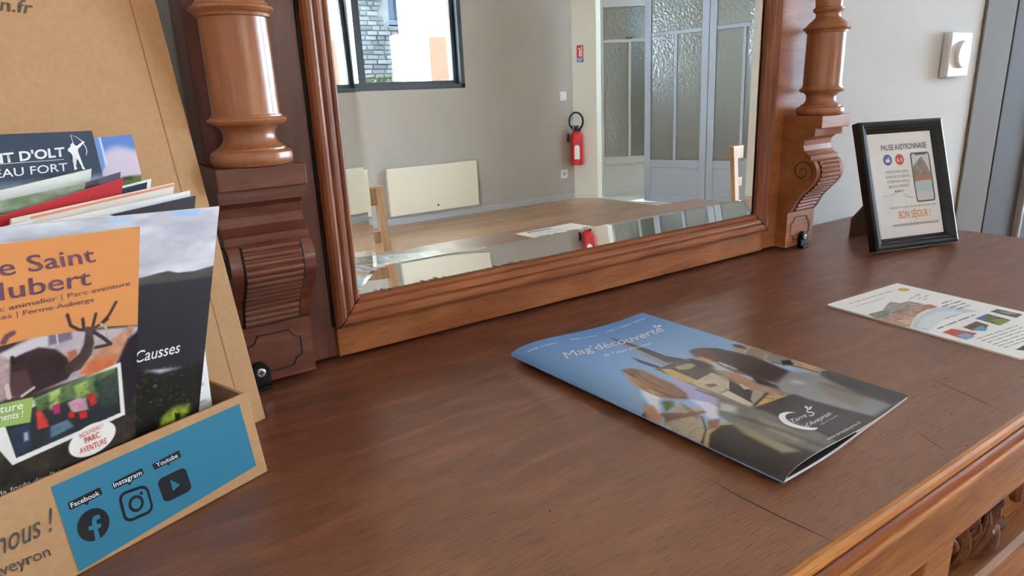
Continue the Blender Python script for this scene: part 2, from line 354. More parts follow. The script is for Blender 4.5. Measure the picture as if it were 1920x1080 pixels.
nt.links.new(ge.outputs['Backfacing'], mr_.inputs['Value']); nt.links.new(mr_.outputs['Result'], lw.inputs['IOR'])
mxs = nt.nodes.new('ShaderNodeMixShader'); nt.links.new(lw.outputs[0], mxs.inputs[0]); nt.links.new(tr.outputs[0], mxs.inputs[1]); nt.links.new(gl.outputs[0], mxs.inputs[2]); nt.links.new(mxs.outputs[0], nt.nodes['Material Output'].inputs[0])
for (a, b_) in ((WX0+.05, 2.71), (2.71, WX1-.05)):
    f = Bm(); wbar(f, a, b_, WZ0+.045, WZ0+.085, WY-.13, WY-.07); wbar(f, a, b_, WZ1-.085, WZ1-.045, WY-.13, WY-.07)
    wbar(f, a, a+.05, WZ0+.05, WZ1-.05, WY-.13, WY-.07); wbar(f, b_-.05, b_, WZ0+.05, WZ1-.05, WY-.13, WY-.07)
    so_ = obj('sash', f, M_blk, win)
    obj('pane', Bm().box(a+.045, b_-.045, WY-.103, WY-.097, WZ0+.08, WZ1-.08), glassm, so_)
# the other windows of the room, outside the picture
def plain_window(name, pts_, n):
    f = Bm()
    for q in pts_: f.bbox(*q, .004)
    o = struct(name, f, M_blk); obj('pane', Bm().box(*n), glassm, o)
plain_window('window_2', [(BX0, BX1, .72, .82, BZ0, BZ0+.06), (BX0, BX1, .72, .82, BZ1-.06, BZ1), (BX0, BX0+.06, .72, .82, BZ0, BZ1), (BX1-.06, BX1, .72, .82, BZ0, BZ1), (-2.01, -1.94, .72, .82, BZ0, BZ1)], (BX0+.04, BX1-.04, .767, .773, BZ0+.04, BZ1-.04))
plain_window('window_3', [(5.62, 5.70, RY0, RY1, RZ0, RZ0+.05), (5.62, 5.70, RY0, RY1, RZ1-.05, RZ1), (5.62, 5.70, RY0, RY0+.05, RZ0, RZ1), (5.62, 5.70, RY1-.05, RY1, RZ0, RZ1), (5.62, 5.70, -.50, -.44, RZ0, RZ1)], (5.657, 5.663, RY0+.03, RY1-.03, RZ0+.03, RZ1-.03))
portal(5.77, (RY0+RY1)/2, (RZ0+RZ1)/2, RY1-RY0, RZ1-RZ0, -PI/2)
portal((BX0+BX1)/2, .87, (BZ0+BZ1)/2, BX1-BX0, BZ1-BZ0, 0)
portal((WX0+WX1)/2, WY-.32, (WZ0+WZ1)/2, WX1-WX0, WZ1-WZ0, PI)
portal(7.5, -2.38, 1.4, 2.0, .5, 0)
# grey casing and door beside the buffet
cs = Bm(); cs.bbox(1.716, 1.868, .699, .705, FL, 1.45, .004); struct('trim_1', cs, M_cas)
dr = Bm(); dr.bbox(1.874, 2.062, .700, .705, FL, 1.42, .003); dr.bbox(2.078, 2.56, .697, .705, FL, 1.42, .002); dr.bbox(2.56, 2.72, .692, .705, FL, 1.42, .003)
d1 = struct('door_1', dr, M_door)
obj('panel_moulding', Bm().bbox(2.060, 2.076, .686, .705, FL+.2, 1.3, .004).bbox(2.545, 2.561, .686, .705, FL+.2, 1.3, .004), mat('pale_door_paint', (150, 148, 144), .5), d1)

# ---------------------------------------------------------------- the glazed folding doors in the opening
M_leaf = mat('grey_blue_door_paint', (178, 188, 202), .5, .35)
M_leafd = mat('warm_grey_door_paint', (176, 172, 162), .5, .35)
fg = bpy.data.materials.new('frosted_glass'); fg.use_nodes = True; nt = fg.node_tree; nt.nodes.remove(nt.nodes['Principled BSDF'])
tl = nt.nodes.new('ShaderNodeBsdfTranslucent'); tl.inputs['Color'].default_value = (.36, .35, .32, 1); gl = nt.nodes.new('ShaderNodeBsdfGlossy'); gl.inputs['Roughness'].default_value = .22; gl.inputs['Color'].default_value = (.93, .95, .94, 1)
rf = nt.nodes.new('ShaderNodeBsdfRefraction'); rf.inputs['Roughness'].default_value = .35; rf.inputs['IOR'].default_value = 1.1; rf.inputs['Color'].default_value = (.58, .58, .54, 1)
m1 = nt.nodes.new('ShaderNodeMixShader'); m1.inputs[0].default_value = .45; m2 = nt.nodes.new('ShaderNodeMixShader'); m2.inputs[0].default_value = .18
nz = nt.nodes.new('ShaderNodeTexNoise'); nz.inputs['Scale'].default_value = 38; nz.inputs['Detail'].default_value = 2; tcn = nt.nodes.new('ShaderNodeTexCoord'); nt.links.new(tcn.outputs['Object'], nz.inputs['Vector'])
bpn = nt.nodes.new('ShaderNodeBump'); bpn.inputs['Strength'].default_value = .5; bpn.inputs['Distance'].default_value = .01; nt.links.new(nz.outputs['Fac'], bpn.inputs['Height'])
for q in (gl, rf): nt.links.new(bpn.outputs['Normal'], q.inputs['Normal'])
nt.links.new(rf.outputs[0], m1.inputs[1]); nt.links.new(tl.outputs[0], m1.inputs[2]); nt.links.new(m1.outputs[0], m2.inputs[1]); nt.links.new(gl.outputs[0], m2.inputs[2]); nt.links.new(m2.outputs[0], nt.nodes['Material Output'].inputs[0])
def leaf(name, ox, oy, ang, wd, m, handle):
    """glazed leaf: stiles, rails, upright bar over frosted panes, wooden panel below"""
    ca, sa = math.cos(ang), math.sin(ang); M = lambda a, y, z: (ox+a*ca-y*sa, oy+a*sa+y*ca, z)
    z0, z1 = FL+.012, 1.36; st = .075
    f = Bm(); Bx = lambda a0, a1, c0, c1, d=.02: f.bbox(a0, a1, -d, d, c0, c1, .003, M)
    Bx(0, st, z0, z1); Bx(wd-st, wd, z0, z1); Bx(st, wd-st, z0, z0+.085); Bx(st, wd-st, z1-.1, z1)
    Bx(st, wd-st, -.555, -.475); Bx(st, wd-st, .865, .905, .017); Bx(wd/2-.017, wd/2+.017, -.48, .87, .016)
    d = struct(name, f, m)
    p = Bm(); p.bbox(st, wd-st, -.010, .010, z0+.08, -.55, .002, M)
    for s in (-1, 1):
        for (a0, a1, c0, c1) in ((st, wd-st, -.568, -.556), (st, wd-st, z0+.084, z0+.096), (st, st+.012, z0+.09, -.56), (wd-st-.012, wd-st, z0+.09, -.56)):
            p.bbox(a0, a1, min(s*.009, s*.019), max(s*.009, s*.019), c0, c1, .003, M)
    obj('lower_panel', p, m, d)
    for (a0, a1, c0, c1) in ((st, wd/2-.017, -.475, .865), (wd/2+.017, wd-st, -.475, .865), (st, wd-st, .905, z1-.1)):
        obj('pane', Bm().box(a0-.004, a1+.004, -.003, .003, c0-.004, c1+.004, M), fg, d)
    if handle:
        h = Bm(); h.bbox(wd/2-.05, wd/2+.05, -.045, -.02, .905, .93, .006, M); h.bbox(wd/2-.04, wd/2+.04, .02, .045, .905, .93, .006, M); obj('handle', h, mat('bronze_handle', (120, 108, 98), .4, .5, .6), d)
    return d
A1 = math.atan2(.957, .29)
leaf('door_2', 5.718, -4.42, A1, .745, M_leaf, False)
leaf('door_3', 5.718+.752*math.cos(A1), -4.42+.752*math.sin(A1), A1, .745, M_leaf, False)
leaf('door_4', 5.638, -5.150, math.atan2(.33, .50), .78, M_leafd, True)

cbt = thing('low_cabinet', 'low dark brown cabinet behind the frosted panes of the folding door', 'cabinet', (7.2, -3.5, FL))
obj('body', Bm().bbox(6.9, 7.5, -4.35, -2.70, FL+.1, -.12, .006), mat('dark_cabinet_wood', (84, 62, 52), .5), cbt)
for yy in (-4.33, -3.52): obj('door', Bm().bbox(6.88, 6.902, yy, yy+.80, FL+.14, -.16, .004), mat('dark_cabinet_door', (92, 68, 56), .5), cbt)
obj('plinth', Bm().box(6.95, 7.45, -4.30, -2.75, FL, FL+.1), M_black, cbt)

# ---------------------------------------------------------------- outside the window
M_ext = mat('courtyard_render', (200, 190, 170), .9, .2)
M_peach = mat('peach_shutter_paint', (66, 50, 40), .9, .0)
M_stone = mat('grey_stone', (70, 72, 74), .9, var=((58, 61, 65), 5))
ext = thing('courtyard_house', 'pale rendered house with peach doors seen through the black window', 'building', (6.5, -12.5, FL))
obj('facade', Bm().box(6.62, 10.2, -12.6, -12.0, FL, 5.5), M_ext, ext)
obj('facade', Bm().box(-2.5, 4.6, -12.6, -12.0, FL, 5.5), M_ext, ext)
dd = obj('door', Bm().bbox(7.0, 7.42, -12.04, -11.985, FL, 1.64, .006), M_peach, ext)
st = thing('stone_barn', 'grey rubble stone barn with a small blue window behind the courtyard', 'building', (5.8, -14.0, FL))
obj('wall', Bm().box(3.5, 7.05, -14.5, -14.0, FL, 5.5).box(7.05, 7.65, -14.5, -14.0, FL, 2.1).box(7.05, 7.65, -14.5, -14.0, 3.3, 5.5).box(7.65, 9.0, -14.5, -14.0, FL, 5.5), M_stone, st)
wn = obj('window', Bm().bbox(7.04, 7.66, -14.1, -14.0, 2.06, 2.14, .01).bbox(7.04, 7.66, -14.2, -14.02, 2.14, 2.2, .01).bbox(7.30, 7.37, -14.2, -14.05, 2.14, 3.3, .01).bbox(7.04, 7.10, -14.2, -14.05, 2.1, 3.3, .01).bbox(7.60, 7.66, -14.2, -14.05, 2.1, 3.3, .01), mat('blue_window_paint', (36, 52, 78), .6), st)
obj('pane', Bm().box(7.08, 7.62, -14.16, -14.14, 2.15, 3.3), mat('dark_window_glass', (40, 52, 70), .15), wn)
rnd = random.Random(4)
srubble = [[], [], []]
for j in range(26):
    z = .5+j*.105; x = 5.7+rnd.random()*.2
    while x < 7.6:
        wd = .12+rnd.random()*.22; d = .02+rnd.random()*.05
        if not (6.98 < x+wd and z > 1.98 and x < 7.7): srubble[rnd.randrange(3)].append((x, min(x+wd, 7.62), -14.01, -14.0+d, z, z+.085))
        x += wd+.03
for k, (c, lst) in enumerate(zip(((66, 68, 71), (55, 57, 61), (42, 45, 50)), srubble)):
    mm = mat('rubble_stone', c, .9)
    for q in lst: obj('stone', Bm().bbox(*q, .012), mm, st)
struct('ground_courtyard', Bm().box(-8, 14, -15, 6, FL-.2, FL-.02), mat('courtyard_gravel', (190, 182, 168), .9))
pl = thing('flowering_plant', 'green potted plant with one pink flower outside the black window', 'plant', (3.02, -5.86, FL))
fo = Bm(); gs = Bm(); rnd = random.Random(9)
for k in range(150):
    x = 2.80+rnd.random()*.52; y = -5.78-rnd.random()*.18; z = .44+rnd.random()*.14-abs(x-3.05)*.1; a = rnd.random()*6.3; s = .022+rnd.random()*.02
    dx, dy, dz = math.cos(a)*s, math.sin(a)*s*.4, rnd.uniform(-.3, .6)*s
    fo.add([(x, y, z), (x+dx-dz*.5, y+dy, z+dz+.3*s), (x+2*dx, y+2*dy, z+2*dz), (x+dx+dz*.5, y+dy, z+dz-.3*s)], [(0, 1, 2, 3)])
foo = obj('foliage', fo, mat('leaf_green', (84, 110, 44), .6), pl); foo['kind'] = 'stuff'
obj('pot', Bm().bbox(2.76, 3.36, -5.99, -5.75, .28, .45, .01), mat('terracotta', (170, 96, 70), .8), pl)
obj('stand', Bm().bbox(2.80, 2.84, -5.9, -5.86, FL, .29, .004).bbox(3.28, 3.32, -5.9, -5.86, FL, .29, .004).bbox(2.76, 3.36, -5.97, -5.78, .26, .285, .004), M_blk, pl)
fl_ = Bm()
for k in range(7):
    a = k*2*PI/7; fl_.ellip((2.905+.022*math.cos(a), -5.86, .645+.022*math.sin(a)), (.017, .008, .017))
ob_ = obj('flower', fl_, mat('pink_petals', (222, 70, 120), .6), pl); obj('stem', Bm().tube([(2.93, -5.86, .45), (2.92, -5.86, .55), (2.905, -5.862, .64)], .004), mat('stem_green', (90, 130, 60), .7), pl)

# ---------------------------------------------------------------- things along the opposite wall
rd = thing('panel_radiator', 'cream flat panel radiator low on the grey wall below the window', 'radiator', (3.38, WY+.06, -.86))
obj('front_panel', Bm().bbox(2.835, 3.925, WY+.07, WY+.11, -.862, -.362, .006), mat('cream_enamel', (208, 194, 168), .35, .5), rd)
obj('back_box', Bm().bbox(2.86, 3.90, WY+.001, WY+.075, -.84, -.385, .004), mat('grey_enamel', (190, 186, 176), .5), rd)
obj('thermostat_dot', Bm().lathe([(0, .012), (.006, .012)], 0, 0, 16, M=lambda x, y, z: (3.40+x, WY+.11+z, -.80+y)), M_cas, rd)
sw = thing('light_switch', 'square white light switch high on the grey wall by the corner', 'switch', (5.25, WY, .285))
obj('plate', Bm().bbox(5.20, 5.305, WY, WY+.012, .232, .338, .003), M_white_pl, sw); obj('rocker', Bm().bbox(5.218, 5.287, WY+.01, WY+.018, .25, .32, .003), M_white_pl, sw)
sk = thing('power_socket', 'square white power socket low on the grey wall by the corner', 'socket', (5.245, WY, -.65))
so1 = obj('plate', Bm().bbox(5.193, 5.297, WY, WY+.012, -.703, -.598, .003), M_white_pl, sk)
obj('well', Bm().lathe([(0, .021), (.0015, .021)], 0, 0, 20, M=lambda x, y, z: (5.245+x, WY+.0118+z, -.65+y)), mat('socket_shade', (150, 150, 150), .6), sk)
PN = (-.8069, .5907); PD = (.5907, .8069)
def pw(d, n, z): return (5.415+PD[0]*d+PN[0]*n, -5.349+PD[1]*d+PN[1]*n, z)
ec = pw(.060, .10, 0)
fe = thing('fire_extinguisher', 'red fire extinguisher with black hose loop hung on the white pier', 'extinguisher', (ec[0], ec[1], -.54))
R_ = .076
cyl = obj('cylinder', Bm().lathe([(-.545, R_-.008), (-.54, R_), (-.19, R_), (-.165, R_-.008), (-.145, R_-.03), (-.135, .02), (-.125, .018)], ec[0], ec[1], 32), mat('red_enamel', (205, 32, 36), .3, .5), fe)
lb = Bm()
A0 = math.atan2(-ec[1], .58-ec[0])
for k in range(8):
    a0, a1 = A0-.55+k*.11, A0-.55+(k+1)*.11
    lb.add([(ec[0]+(R_+.0008)*math.cos(a), ec[1]+(R_+.0008)*math.sin(a), z) for a, z in ((a0, -.47), (a1, -.47), (a1, -.30-.03*(k > 5)), (a0, -.30-.03*(k < 2)))], [(0, 1, 2, 3)])
obj('label', lb, M_paper, fe)
obj('valve', Bm().bbox(ec[0]-.02, ec[0]+.02, ec[1]-.02, ec[1]+.02, -.13, -.085, .004).bbox(ec[0]-.075, ec[0]+.03, ec[1]-.012, ec[1]+.012, -.09, -.068, .004).bbox(ec[0]-.07, ec[0]+.02, ec[1]-.010, ec[1]+.010, -.118, -.104, .003), mat('blue_valve', (40, 62, 108), .4), fe)
hp = []
for k in range(25):
    a = -PI/2+.35+(2*PI-.7)*k/24; hp.append(pw(.060+.085*math.cos(a)*1.0, .10, -.02+.105*math.sin(a)+(-.03 if k in (0, 24) else 0)))
obj('hose', Bm().tube(hp, .011), M_black, fe); obj('nozzle', Bm().tube([pw(-.02, .17, -.16), pw(-.02, .18, -.26)], [.014, .018]), M_black, fe)
obj('wall_bracket', Bm().bbox(-.02, .02, -.10, -.0, 0, .06, .003, M=lambda x, y, z: pw(.06+x, -y*1.0 if False else .0-y*.4, -.34+z)), M_black, fe)
sg = thing('fire_sign', 'small red and blue fire extinguisher sign on the white pier above it', 'sign', pw(.10, 0, .66))
gx = lambda x, y, z: pw(x, y, z)
obj('plate', Bm().box(.055, .15, .001, .004, .66, .865, gx), mat('sign_white', (236, 236, 234), .5), sg)
obj('red_field', Bm().box(.060, .145, .004, .0046, .715, .860, gx), mat('sign_red', (196, 44, 44), .5), sg)
obj('blue_field', Bm().box(.060, .145, .004, .0046, .665, .712, gx), mat('sign_blue', (40, 80, 150), .5), sg)
obj('pictogram', Bm().box(.09, .112, .0046, .0052, .73, .80, gx).box(.096, .106, .0046, .0052, .80, .825, gx).box(.082, .096, .0046, .0052, .815, .83, gx).box(.120, .130, .0046, .0052, .73, .845, gx), mat('sign_white_ink', (240, 240, 240), .5), sg)
for k in range(3):
    obj('text_line', Bm().box(.068, .137-.01*k, .0046, .005, .700-.012*k, .705-.012*k, gx), M_wink, sg)

# two wooden chairs behind the camera
M_beech = wood('beech', (150, 112, 76), (176, 136, 98), (196, 158, 120), (8, 8, 1), 5, .4, .5, .04, .1)
def chair(name, label, x0, x1, y, grp):
    """back towards the mirror: x0..x1 width, y back plane"""
    t = thing(name, label, 'chair', ((x0+x1)/2, y, FL), grp); yb = y; yf = y-.40
    for x in (x0, x1-.032):
        b = Bm(); b.prism([(-.016, FL), (.016, FL), (.016, -.52), (-.024, -.06), (-.052, -.06), (-.016, -.52)], x, x+.032, lambda p, tt: (tt, yb+p[0]+.03, p[1])); obj('back_post', b, M_beech, t)
        obj('front_leg', Bm().bbox(x, x+.034, yf, yf+.034, FL, -.53, .004), M_beech, t)
    obj('seat', Bm().bbox(x0-.01, x1+.01, yf-.01, yb+.02, -.53, -.505, .006), M_beech, t)
    obj('top_rail', Bm().bbox(x0-.004, x1+.004, yb-.028, yb+.002, -.125, -.052, .006), M_beech, t)
    obj('back_slat', Bm().bbox(x0+.03, x1-.03, yb-.012, yb+.006, -.28, -.23, .004), M_beech, t)
    obj('apron', Bm().bbox(x0+.01, x1-.01, yf+.005, yf+.025, -.58, -.53, .003), M_beech, t)
    obj('apron', Bm().bbox(x0+.01, x1-.01, yb-.005, yb+.015, -.58, -.53, .003), M_beech, t)
    return t
chair('wooden_chair', 'pale wooden chair reflected at the left edge of the mirror before the radiator', .64, 1.075, -1.25, 'wooden chairs reflected in the mirror')
chair('wooden_chair', 'pale wooden chair reflected at the right edge of the mirror before the blue-grey doors', 3.17, 3.60, -1.2, 'wooden chairs reflected in the mirror')
# round wall control beside the casing
th = thing('thermostat', 'white square wall control with a round dial on the white wall', 'thermostat', (1.596, .705, .253))
obj('housing', Bm().bbox(1.551, 1.644, .688, .705, .253, .342, .004), M_white_pl, th)
obj('dial', Bm().lathe([(0, .0275), (.006, .0270), (.008, .0245)], 0, 0, 40, M=lambda x, y, z: (1.599+x, .688-z, .298+y)), M_white_pl, th)

# ---------------------------------------------------------------- the buffet
bf = thing('buffet', 'long dark walnut buffet whose polished top fills the foreground', 'sideboard', (.57, .44, FL))
X0, X1, YF, YB = -.14, 1.278, .170, .702
top = Bm()
ext_ = lambda b, pr, d=0: b.prism(pr, X0+d, X1-d, lambda p, t: (t, p[0], p[1]))
ext_(top, [(YB, 0), (YF+.0055, 0), (YF+.0055, -.0075), (YB, -.0075)])
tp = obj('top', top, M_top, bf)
obj('nosing', ext_(Bm(), [(YF+.0055, 0), (YF+.0028, -.0004), (YF+.0008, -.0020), (YF, -.0045), (YF+.0006, -.0068), (YF+.0020, -.0082), (YF+.0055, -.0086)]), M_nose, bf)
obj('cove', ext_(Bm(), [(YB-.02, -.0075), (YF+.0050, -.0076), (YF+.0095, -.0088), (YF+.0135, -.0112), (YF+.0150, -.0142), (YF+.0140, -.0162), (YF+.0140, -.022), (YB-.02, -.022)], .002), M_cove, bf)
obj('band', ext_(Bm(), [(YB-.02, -.0150), (YF+.0045, -.0150), (YF+.0030, -.0158), (YF+.0032, -.0175), (YF+.0042, -.0182), (YF+.0048, -.0255), (YB-.02, -.0255)], .002), M_mould, bf)
obj('ridge', ext_(Bm(), [(YB-.02, -.0253), (YF+.0030, -.0253), (YF+.0012, -.0262), (YF+.0008, -.0278), (YF+.0020, -.0292), (YF+.008, -.0312), (YB-.02, -.0312)], .002), M_nose, bf)
cr = Bm(); cr.prism([(0, 0), (1, 0)], 0, 1, lambda p, t: (0, 0, 0)) if False else None
def crack(pts, w):
    b = Bm(); n = len(pts)
    for i in range(n-1):
        (x0, y0), (x1, y1) = pts[i], pts[i+1]; w0 = w*(1-abs(2*i/(n-1)-1)**3*.8); w1 = w*(1-abs(2*(i+1)/(n-1)-1)**3*.8)
        b.add([(x0-w0, y0, .00012), (x0+w0, y0, .00012), (x1+w1, y1, .00012), (x1-w1, y1, .00012)], [(0, 1, 2, 3)])
    return obj('crack', b, M_crack, tp)
crack([(.3305, .262), (.330, .236), (.331, .221), (.332, .207), (.334, .190), (.336, .174)], .0006)
crack([(.611, .250), (.606, .236), (.601, .217), (.594, .199), (.588, .180)], .0005)
crack([(.505, .211), (.500, .201), (.494, .190), (.492, .182)], .0004)
rnd = random.Random(3); wh = Bm()
for k in range(34):
    x, y = (.36+rnd.random()*.5, .175+rnd.random()*.09) if k < 24 else (.2+rnd.random()*.7, .26+rnd.random()*.2); r = .0005+rnd.random()*.0005
    wh.add([(x+r*math.cos(a*PI/3), y+r*math.sin(a*PI/3), .0001) for a in range(6)], [tuple(range(6))])
who = obj('woodworm_holes', wh, M_groove, tp); who['kind'] = 'stuff'
fa = Bm(); fa.prism([(YB-.03, -.031), (YF+.006, -.031), (YF+.004, -.035), (YF+.0035, -.050), (YF+.003, -.068), (YF+.004, -.075), (YF+.012, -.077), (YB-.03, -.077)], X0+.006, X1-.006, lambda p, t: (t, p[0], p[1])); obj('fascia', fa, M_edge, bf)
# carcass and drawers
ca = Bm(); ca.box(X0+.03, X1-.03, .205, .690, FL+.10, -.076); obj('carcass', ca, M_red, bf)
pli = Bm(); pli.bbox(X0+.005, X1-.005, .180, .695, FL, FL+.10, .006); obj('plinth', pli, M_red, bf)
for xx in (X0+.03, .478, X1-.115):
    s_ = Bm(); s_.bbox(xx, xx+.048 if xx < .5 else xx+.085, .180, .21, FL+.10, -.077, .003); obj('stile', s_, M_edge, bf)
def carving(b, cx, cz, s, mir=1, Y=.199):
    """acanthus spray in deep relief: veined leaves fanning from a curled heart, and a C scroll"""
    def P(x, z, h): return (cx+mir*x*s, Y-h*s, cz+z*s)
    def leaf(x0, z0, a, bend, L, wd, h):
        for o, rw in ((0, 1), (-.45, .6), (.45, .6)):
            path = []; rr = []
            for t in range(10):
                q = t/9; aa = a+bend*q; px = x0+L*q*math.cos(a+bend*q*.5); pz = z0+L*q*math.sin(a+bend*q*.5); off = o*wd*math.sin(q*PI)**.7
                path.append(P(px-off*math.sin(aa), pz+off*math.cos(aa), h*(.35+.65*math.sin(q*2.6))-.06*abs(o))); rr.append(s*wd*rw*(.16+.40*math.sin(min(1, q*1.06)*PI)**.8))
            b.tube(path, rr, 7)
    for (x, z, a, bd, L, wd, h) in ((-.55, -.55, 1.2, .5, .95, .17, .24), (-.30, -.50, 1.05, -.5, 1.05, .20, .30), (-.05, -.55, .8, -.7, 1.0, .20, .30), (.10, -.62, .35, -.4, .95, .18, .26), (-.62, -.20, 1.9, .6, .70, .14, .22), (.35, .05, .9, -.9, .7, .15, .24), (.30, -.25, .15, .7, .8, .15, .22), (.75, .25, .5, -.6, .5, .11, .18)):
        leaf(x, z, a, bd, L, wd, h)
    for (x, z, a, bd, L, wd, h) in ((-.50, .02, .2, .9, .55, .13, .30), (-.42, .18, .9, .8, .50, .12, .28), (-.15, -.05, .5, -1.2, .6, .13, .34), (-.75, .35, -.6, -.7, .6, .11, .2), (.05, .30, 1.3, .9, .42, .1, .22), (.75, -.35, -.3, .8, .6, .12, .2)): leaf(x, z, a, bd, L, wd, h)
    path = []; rr = []
    for t in range(22):
        q = t/21; a = q*3.8+.9; r = .42*(1-.55*q); path.append(P(1.75+r*math.cos(a), .18+r*math.sin(a), .2)); rr.append(s*(.05+.06*math.sin(q*PI)))
    b.tube(path, rr, 7)
for k, (a, b_) in enumerate(((X0+.085, .470), (.532, X1-.12))):
    d_ = obj('drawer', Bm().bbox(a, b_, .199, .216, -.152, -.077, .002), M_edge, bf)
    for cx_, mi_ in (((.588, 1), (.76, 1), (.96, -1), (1.11, -1)) if k else ((.02, 1), (.38, -1))):
        c_ = Bm(); carving(c_, cx_, -.115, .052, mi_); obj('leaf_carving', c_, M_carve, d_)
    obj('knob', Bm().lathe([(0, .006), (.01, .006), (.014, .012), (.022, .012), (.026, .006)], 0, 0, 20, M=lambda x, y, z: ((a+b_)/2+x, .199-z, -.113+y)), mat('aged_brass', (120, 92, 48), .4, .5, .8), d_)
ml = Bm(); ml.prism([(.21, -.150), (.181, -.150), (.176, -.153), (.1755, -.158), (.180, -.161), (.180, -.172), (.184, -.176), (.184, -.190), (.189, -.198), (.189, -.206), (.21, -.206)], X0+.03, X1-.03, lambda p, t: (t, p[0], p[1])); obj('lower_moulding', ml, M_edge, bf)
for k, (a, b_) in enumerate(((X0+.085, .470), (.532, X1-.12))):
    d_ = obj('cupboard_door', Bm().bbox(a, b_, .192, .212, FL+.12, -.208, .003), M_edge, bf)
    obj('door_panel', Bm().bbox(a+.07, b_-.07, .186, .194, FL+.20, -.29, .006), M_edge, d_)
    for cx_, mi_ in ((a+.03 if k else b_-.12, 1), (b_-.10 if k else a+.06, -1)):
        c_ = Bm(); carving(c_, cx_, -.245, .05, mi_, .193); obj('leaf_carving', c_, M_carve, d_)
    obj('escutcheon', Bm().lathe([(0, .010), (.004, .010)], 0, 0, 16, M=lambda x, y, z: ((b_-.03 if k == 0 else a+.03)+x, .192-z, -.5+y)), M_groove, d_)

# ---------------------------------------------------------------- the mirrored upper part standing on it
hu = thing('mirror_overmantel', 'walnut buffet mirror with turned columns and scrolled brackets standing on the top', 'mirror', (.557, .66, .004))
G = .004; HT = .78
for side, (xa, xb) in (('l', (.110, .2065)), ('r', (.9005, 1.003))):
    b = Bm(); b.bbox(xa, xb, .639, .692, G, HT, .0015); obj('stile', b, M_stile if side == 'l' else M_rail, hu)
obj('bottom_rail', Bm().bbox(.2065, .9005, .635, .69, G, .060, .0012), M_rail, hu)
obj('top_rail', Bm().bbox(.2065, .9005, .635, .69, .745, HT, .0012), M_rail, hu)
obj('back_board', Bm().box(.21, .897, .672, .688, .05, .75), M_red, hu)
# moulded frame: four mitred lengths
prof = [(0, 0), (-.001, .004), (.001, .0075), (.004, .0095), (.0075, .0095), (.010, .0075), (.0115, .0055), (.0125, .0065), (.0145, .0072), (.0175, .0062), (.020, .004), (.021, .0028), (.0222, .0042), (.0245, .0044), (.0265, .003), (.028, -.001), (.029, -.012), (0, -.012)]
FX0, FX1, FZ0, FZ1 = .2065, .9005, .037, .772
YM_ = .6348
def mould(kind):
    b = Bm(); n = len(prof)
    def ring(cx, cz, sx, sz): return [(cx+sx*p, YM_-h, cz+sz*p) for p, h in prof]
    cs_ = {'bottom': ((FX0, FZ0, 1, 1), (FX1, FZ0, -1, 1)), 'top': ((FX0, FZ1, 1, -1), (FX1, FZ1, -1, -1)), 'left': ((FX0, FZ0, 1, 1), (FX0, FZ1, 1, -1)), 'right': ((FX1, FZ0, -1, 1), (FX1, FZ1, -1, -1))}[kind]
    vs = ring(*cs_[0])+ring(*cs_[1]); fs = [(i, (i+1) % n, n+(i+1) % n, n+i) for i in range(n)]+[tuple(range(n)), tuple(range(n, 2*n))]
    b.add(vs, fs); return b
for k in ('bottom', 'top'): obj('frame_moulding', mould(k), M_mould, hu)
for k in ('left', 'right'): obj('frame_moulding', mould(k), M_mouldv, hu)
for (cx, cz, sx, sz) in ((FX0, FZ0, 1, 1), (FX1, FZ0, -1, 1)):
    gap = Bm(); gap.tube([(cx+sx*p, YM_-h-.0001, cz+sz*p) for p, h in prof[1:15]], .0006, 5)
    obj('mitre_gap', gap, M_groove, hu)
for X_, s_ in ((FX0, 1), (FX1, -1)):  # dark tubes stand in for shade on both sides of the bead
    obj('frame_gap_shade', Bm().tube([(X_-s_*.0012, .6385, FZ0), (X_-s_*.0012, .6385, FZ1)], .0019, 6), M_groove, hu)
    obj('bead', Bm().tube([(X_+s_*.0014, .6325, FZ0+.002), (X_+s_*.0014, .6325, FZ1-.002)], .0017, 8), M_mouldv, hu)
    obj('frame_gap_shade', Bm().tube([(X_+s_*.0034, .6284, FZ0+.003), (X_+s_*.0034, .6284, FZ1-.003)], .0012, 6), M_groove, hu)
# bevelled glass with silvered back, leaning back half a degree
gx0, gx1, gz0, gz1, bw = .2295, .8720, .0640, .745, .0262
TL = math.radians(.5); BEV0 = .0027
def lean(x, y, z): return (x, .637+(y-.637)+(z-.06)*math.tan(TL), z)
def rect(i, y): return [lean(x, y, z) for x, z in ((gx0+i, gz0+i), (gx1-i, gz0+i), (gx1-i, gz1-i), (gx0+i, gz1-i))]
g_ = Bm(); v = rect(0, .6385)+rect(0, .6385-BEV0)+rect(bw, .6385-.0062)
g_.add(v, [(0, 1, 2, 3)]+[(i, (i+1) % 4, 4+(i+1) % 4, 4+i) for i in range(4)]+[(4+i, 4+(i+1) % 4, 8+(i+1) % 4, 8+i) for i in range(4)]+[(8, 9, 10, 11)])
mg = bpy.data.materials.new('mirror_glass'); mg.use_nodes = True; nt = mg.node_tree; nt.nodes.remove(nt.nodes['Principled BSDF'])
rfr = nt.nodes.new('ShaderNodeBsdfRefraction'); rfr.inputs['IOR'].default_value = 1.5; rfr.inputs['Roughness'].default_value = 0; rfr.inputs['Color'].default_value = (.985, .99, .985, 1); nt.links.new(rfr.outputs[0], nt.nodes['Material Output'].inputs[0])
obj('bevelled_glass', g_, mg, hu)
ms = bpy.data.materials.new('silvering'); ms.use_nodes = True; nt = ms.node_tree; nt.nodes.remove(nt.nodes['Principled BSDF'])
gs_ = nt.nodes.new('ShaderNodeBsdfGlossy'); gs_.inputs['Roughness'].default_value = 0; gs_.inputs['Color'].default_value = (.96, .965, .94, 1); nt.links.new(gs_.outputs[0], nt.nodes['Material Output'].inputs[0])
sv = Bm(); e = .0003
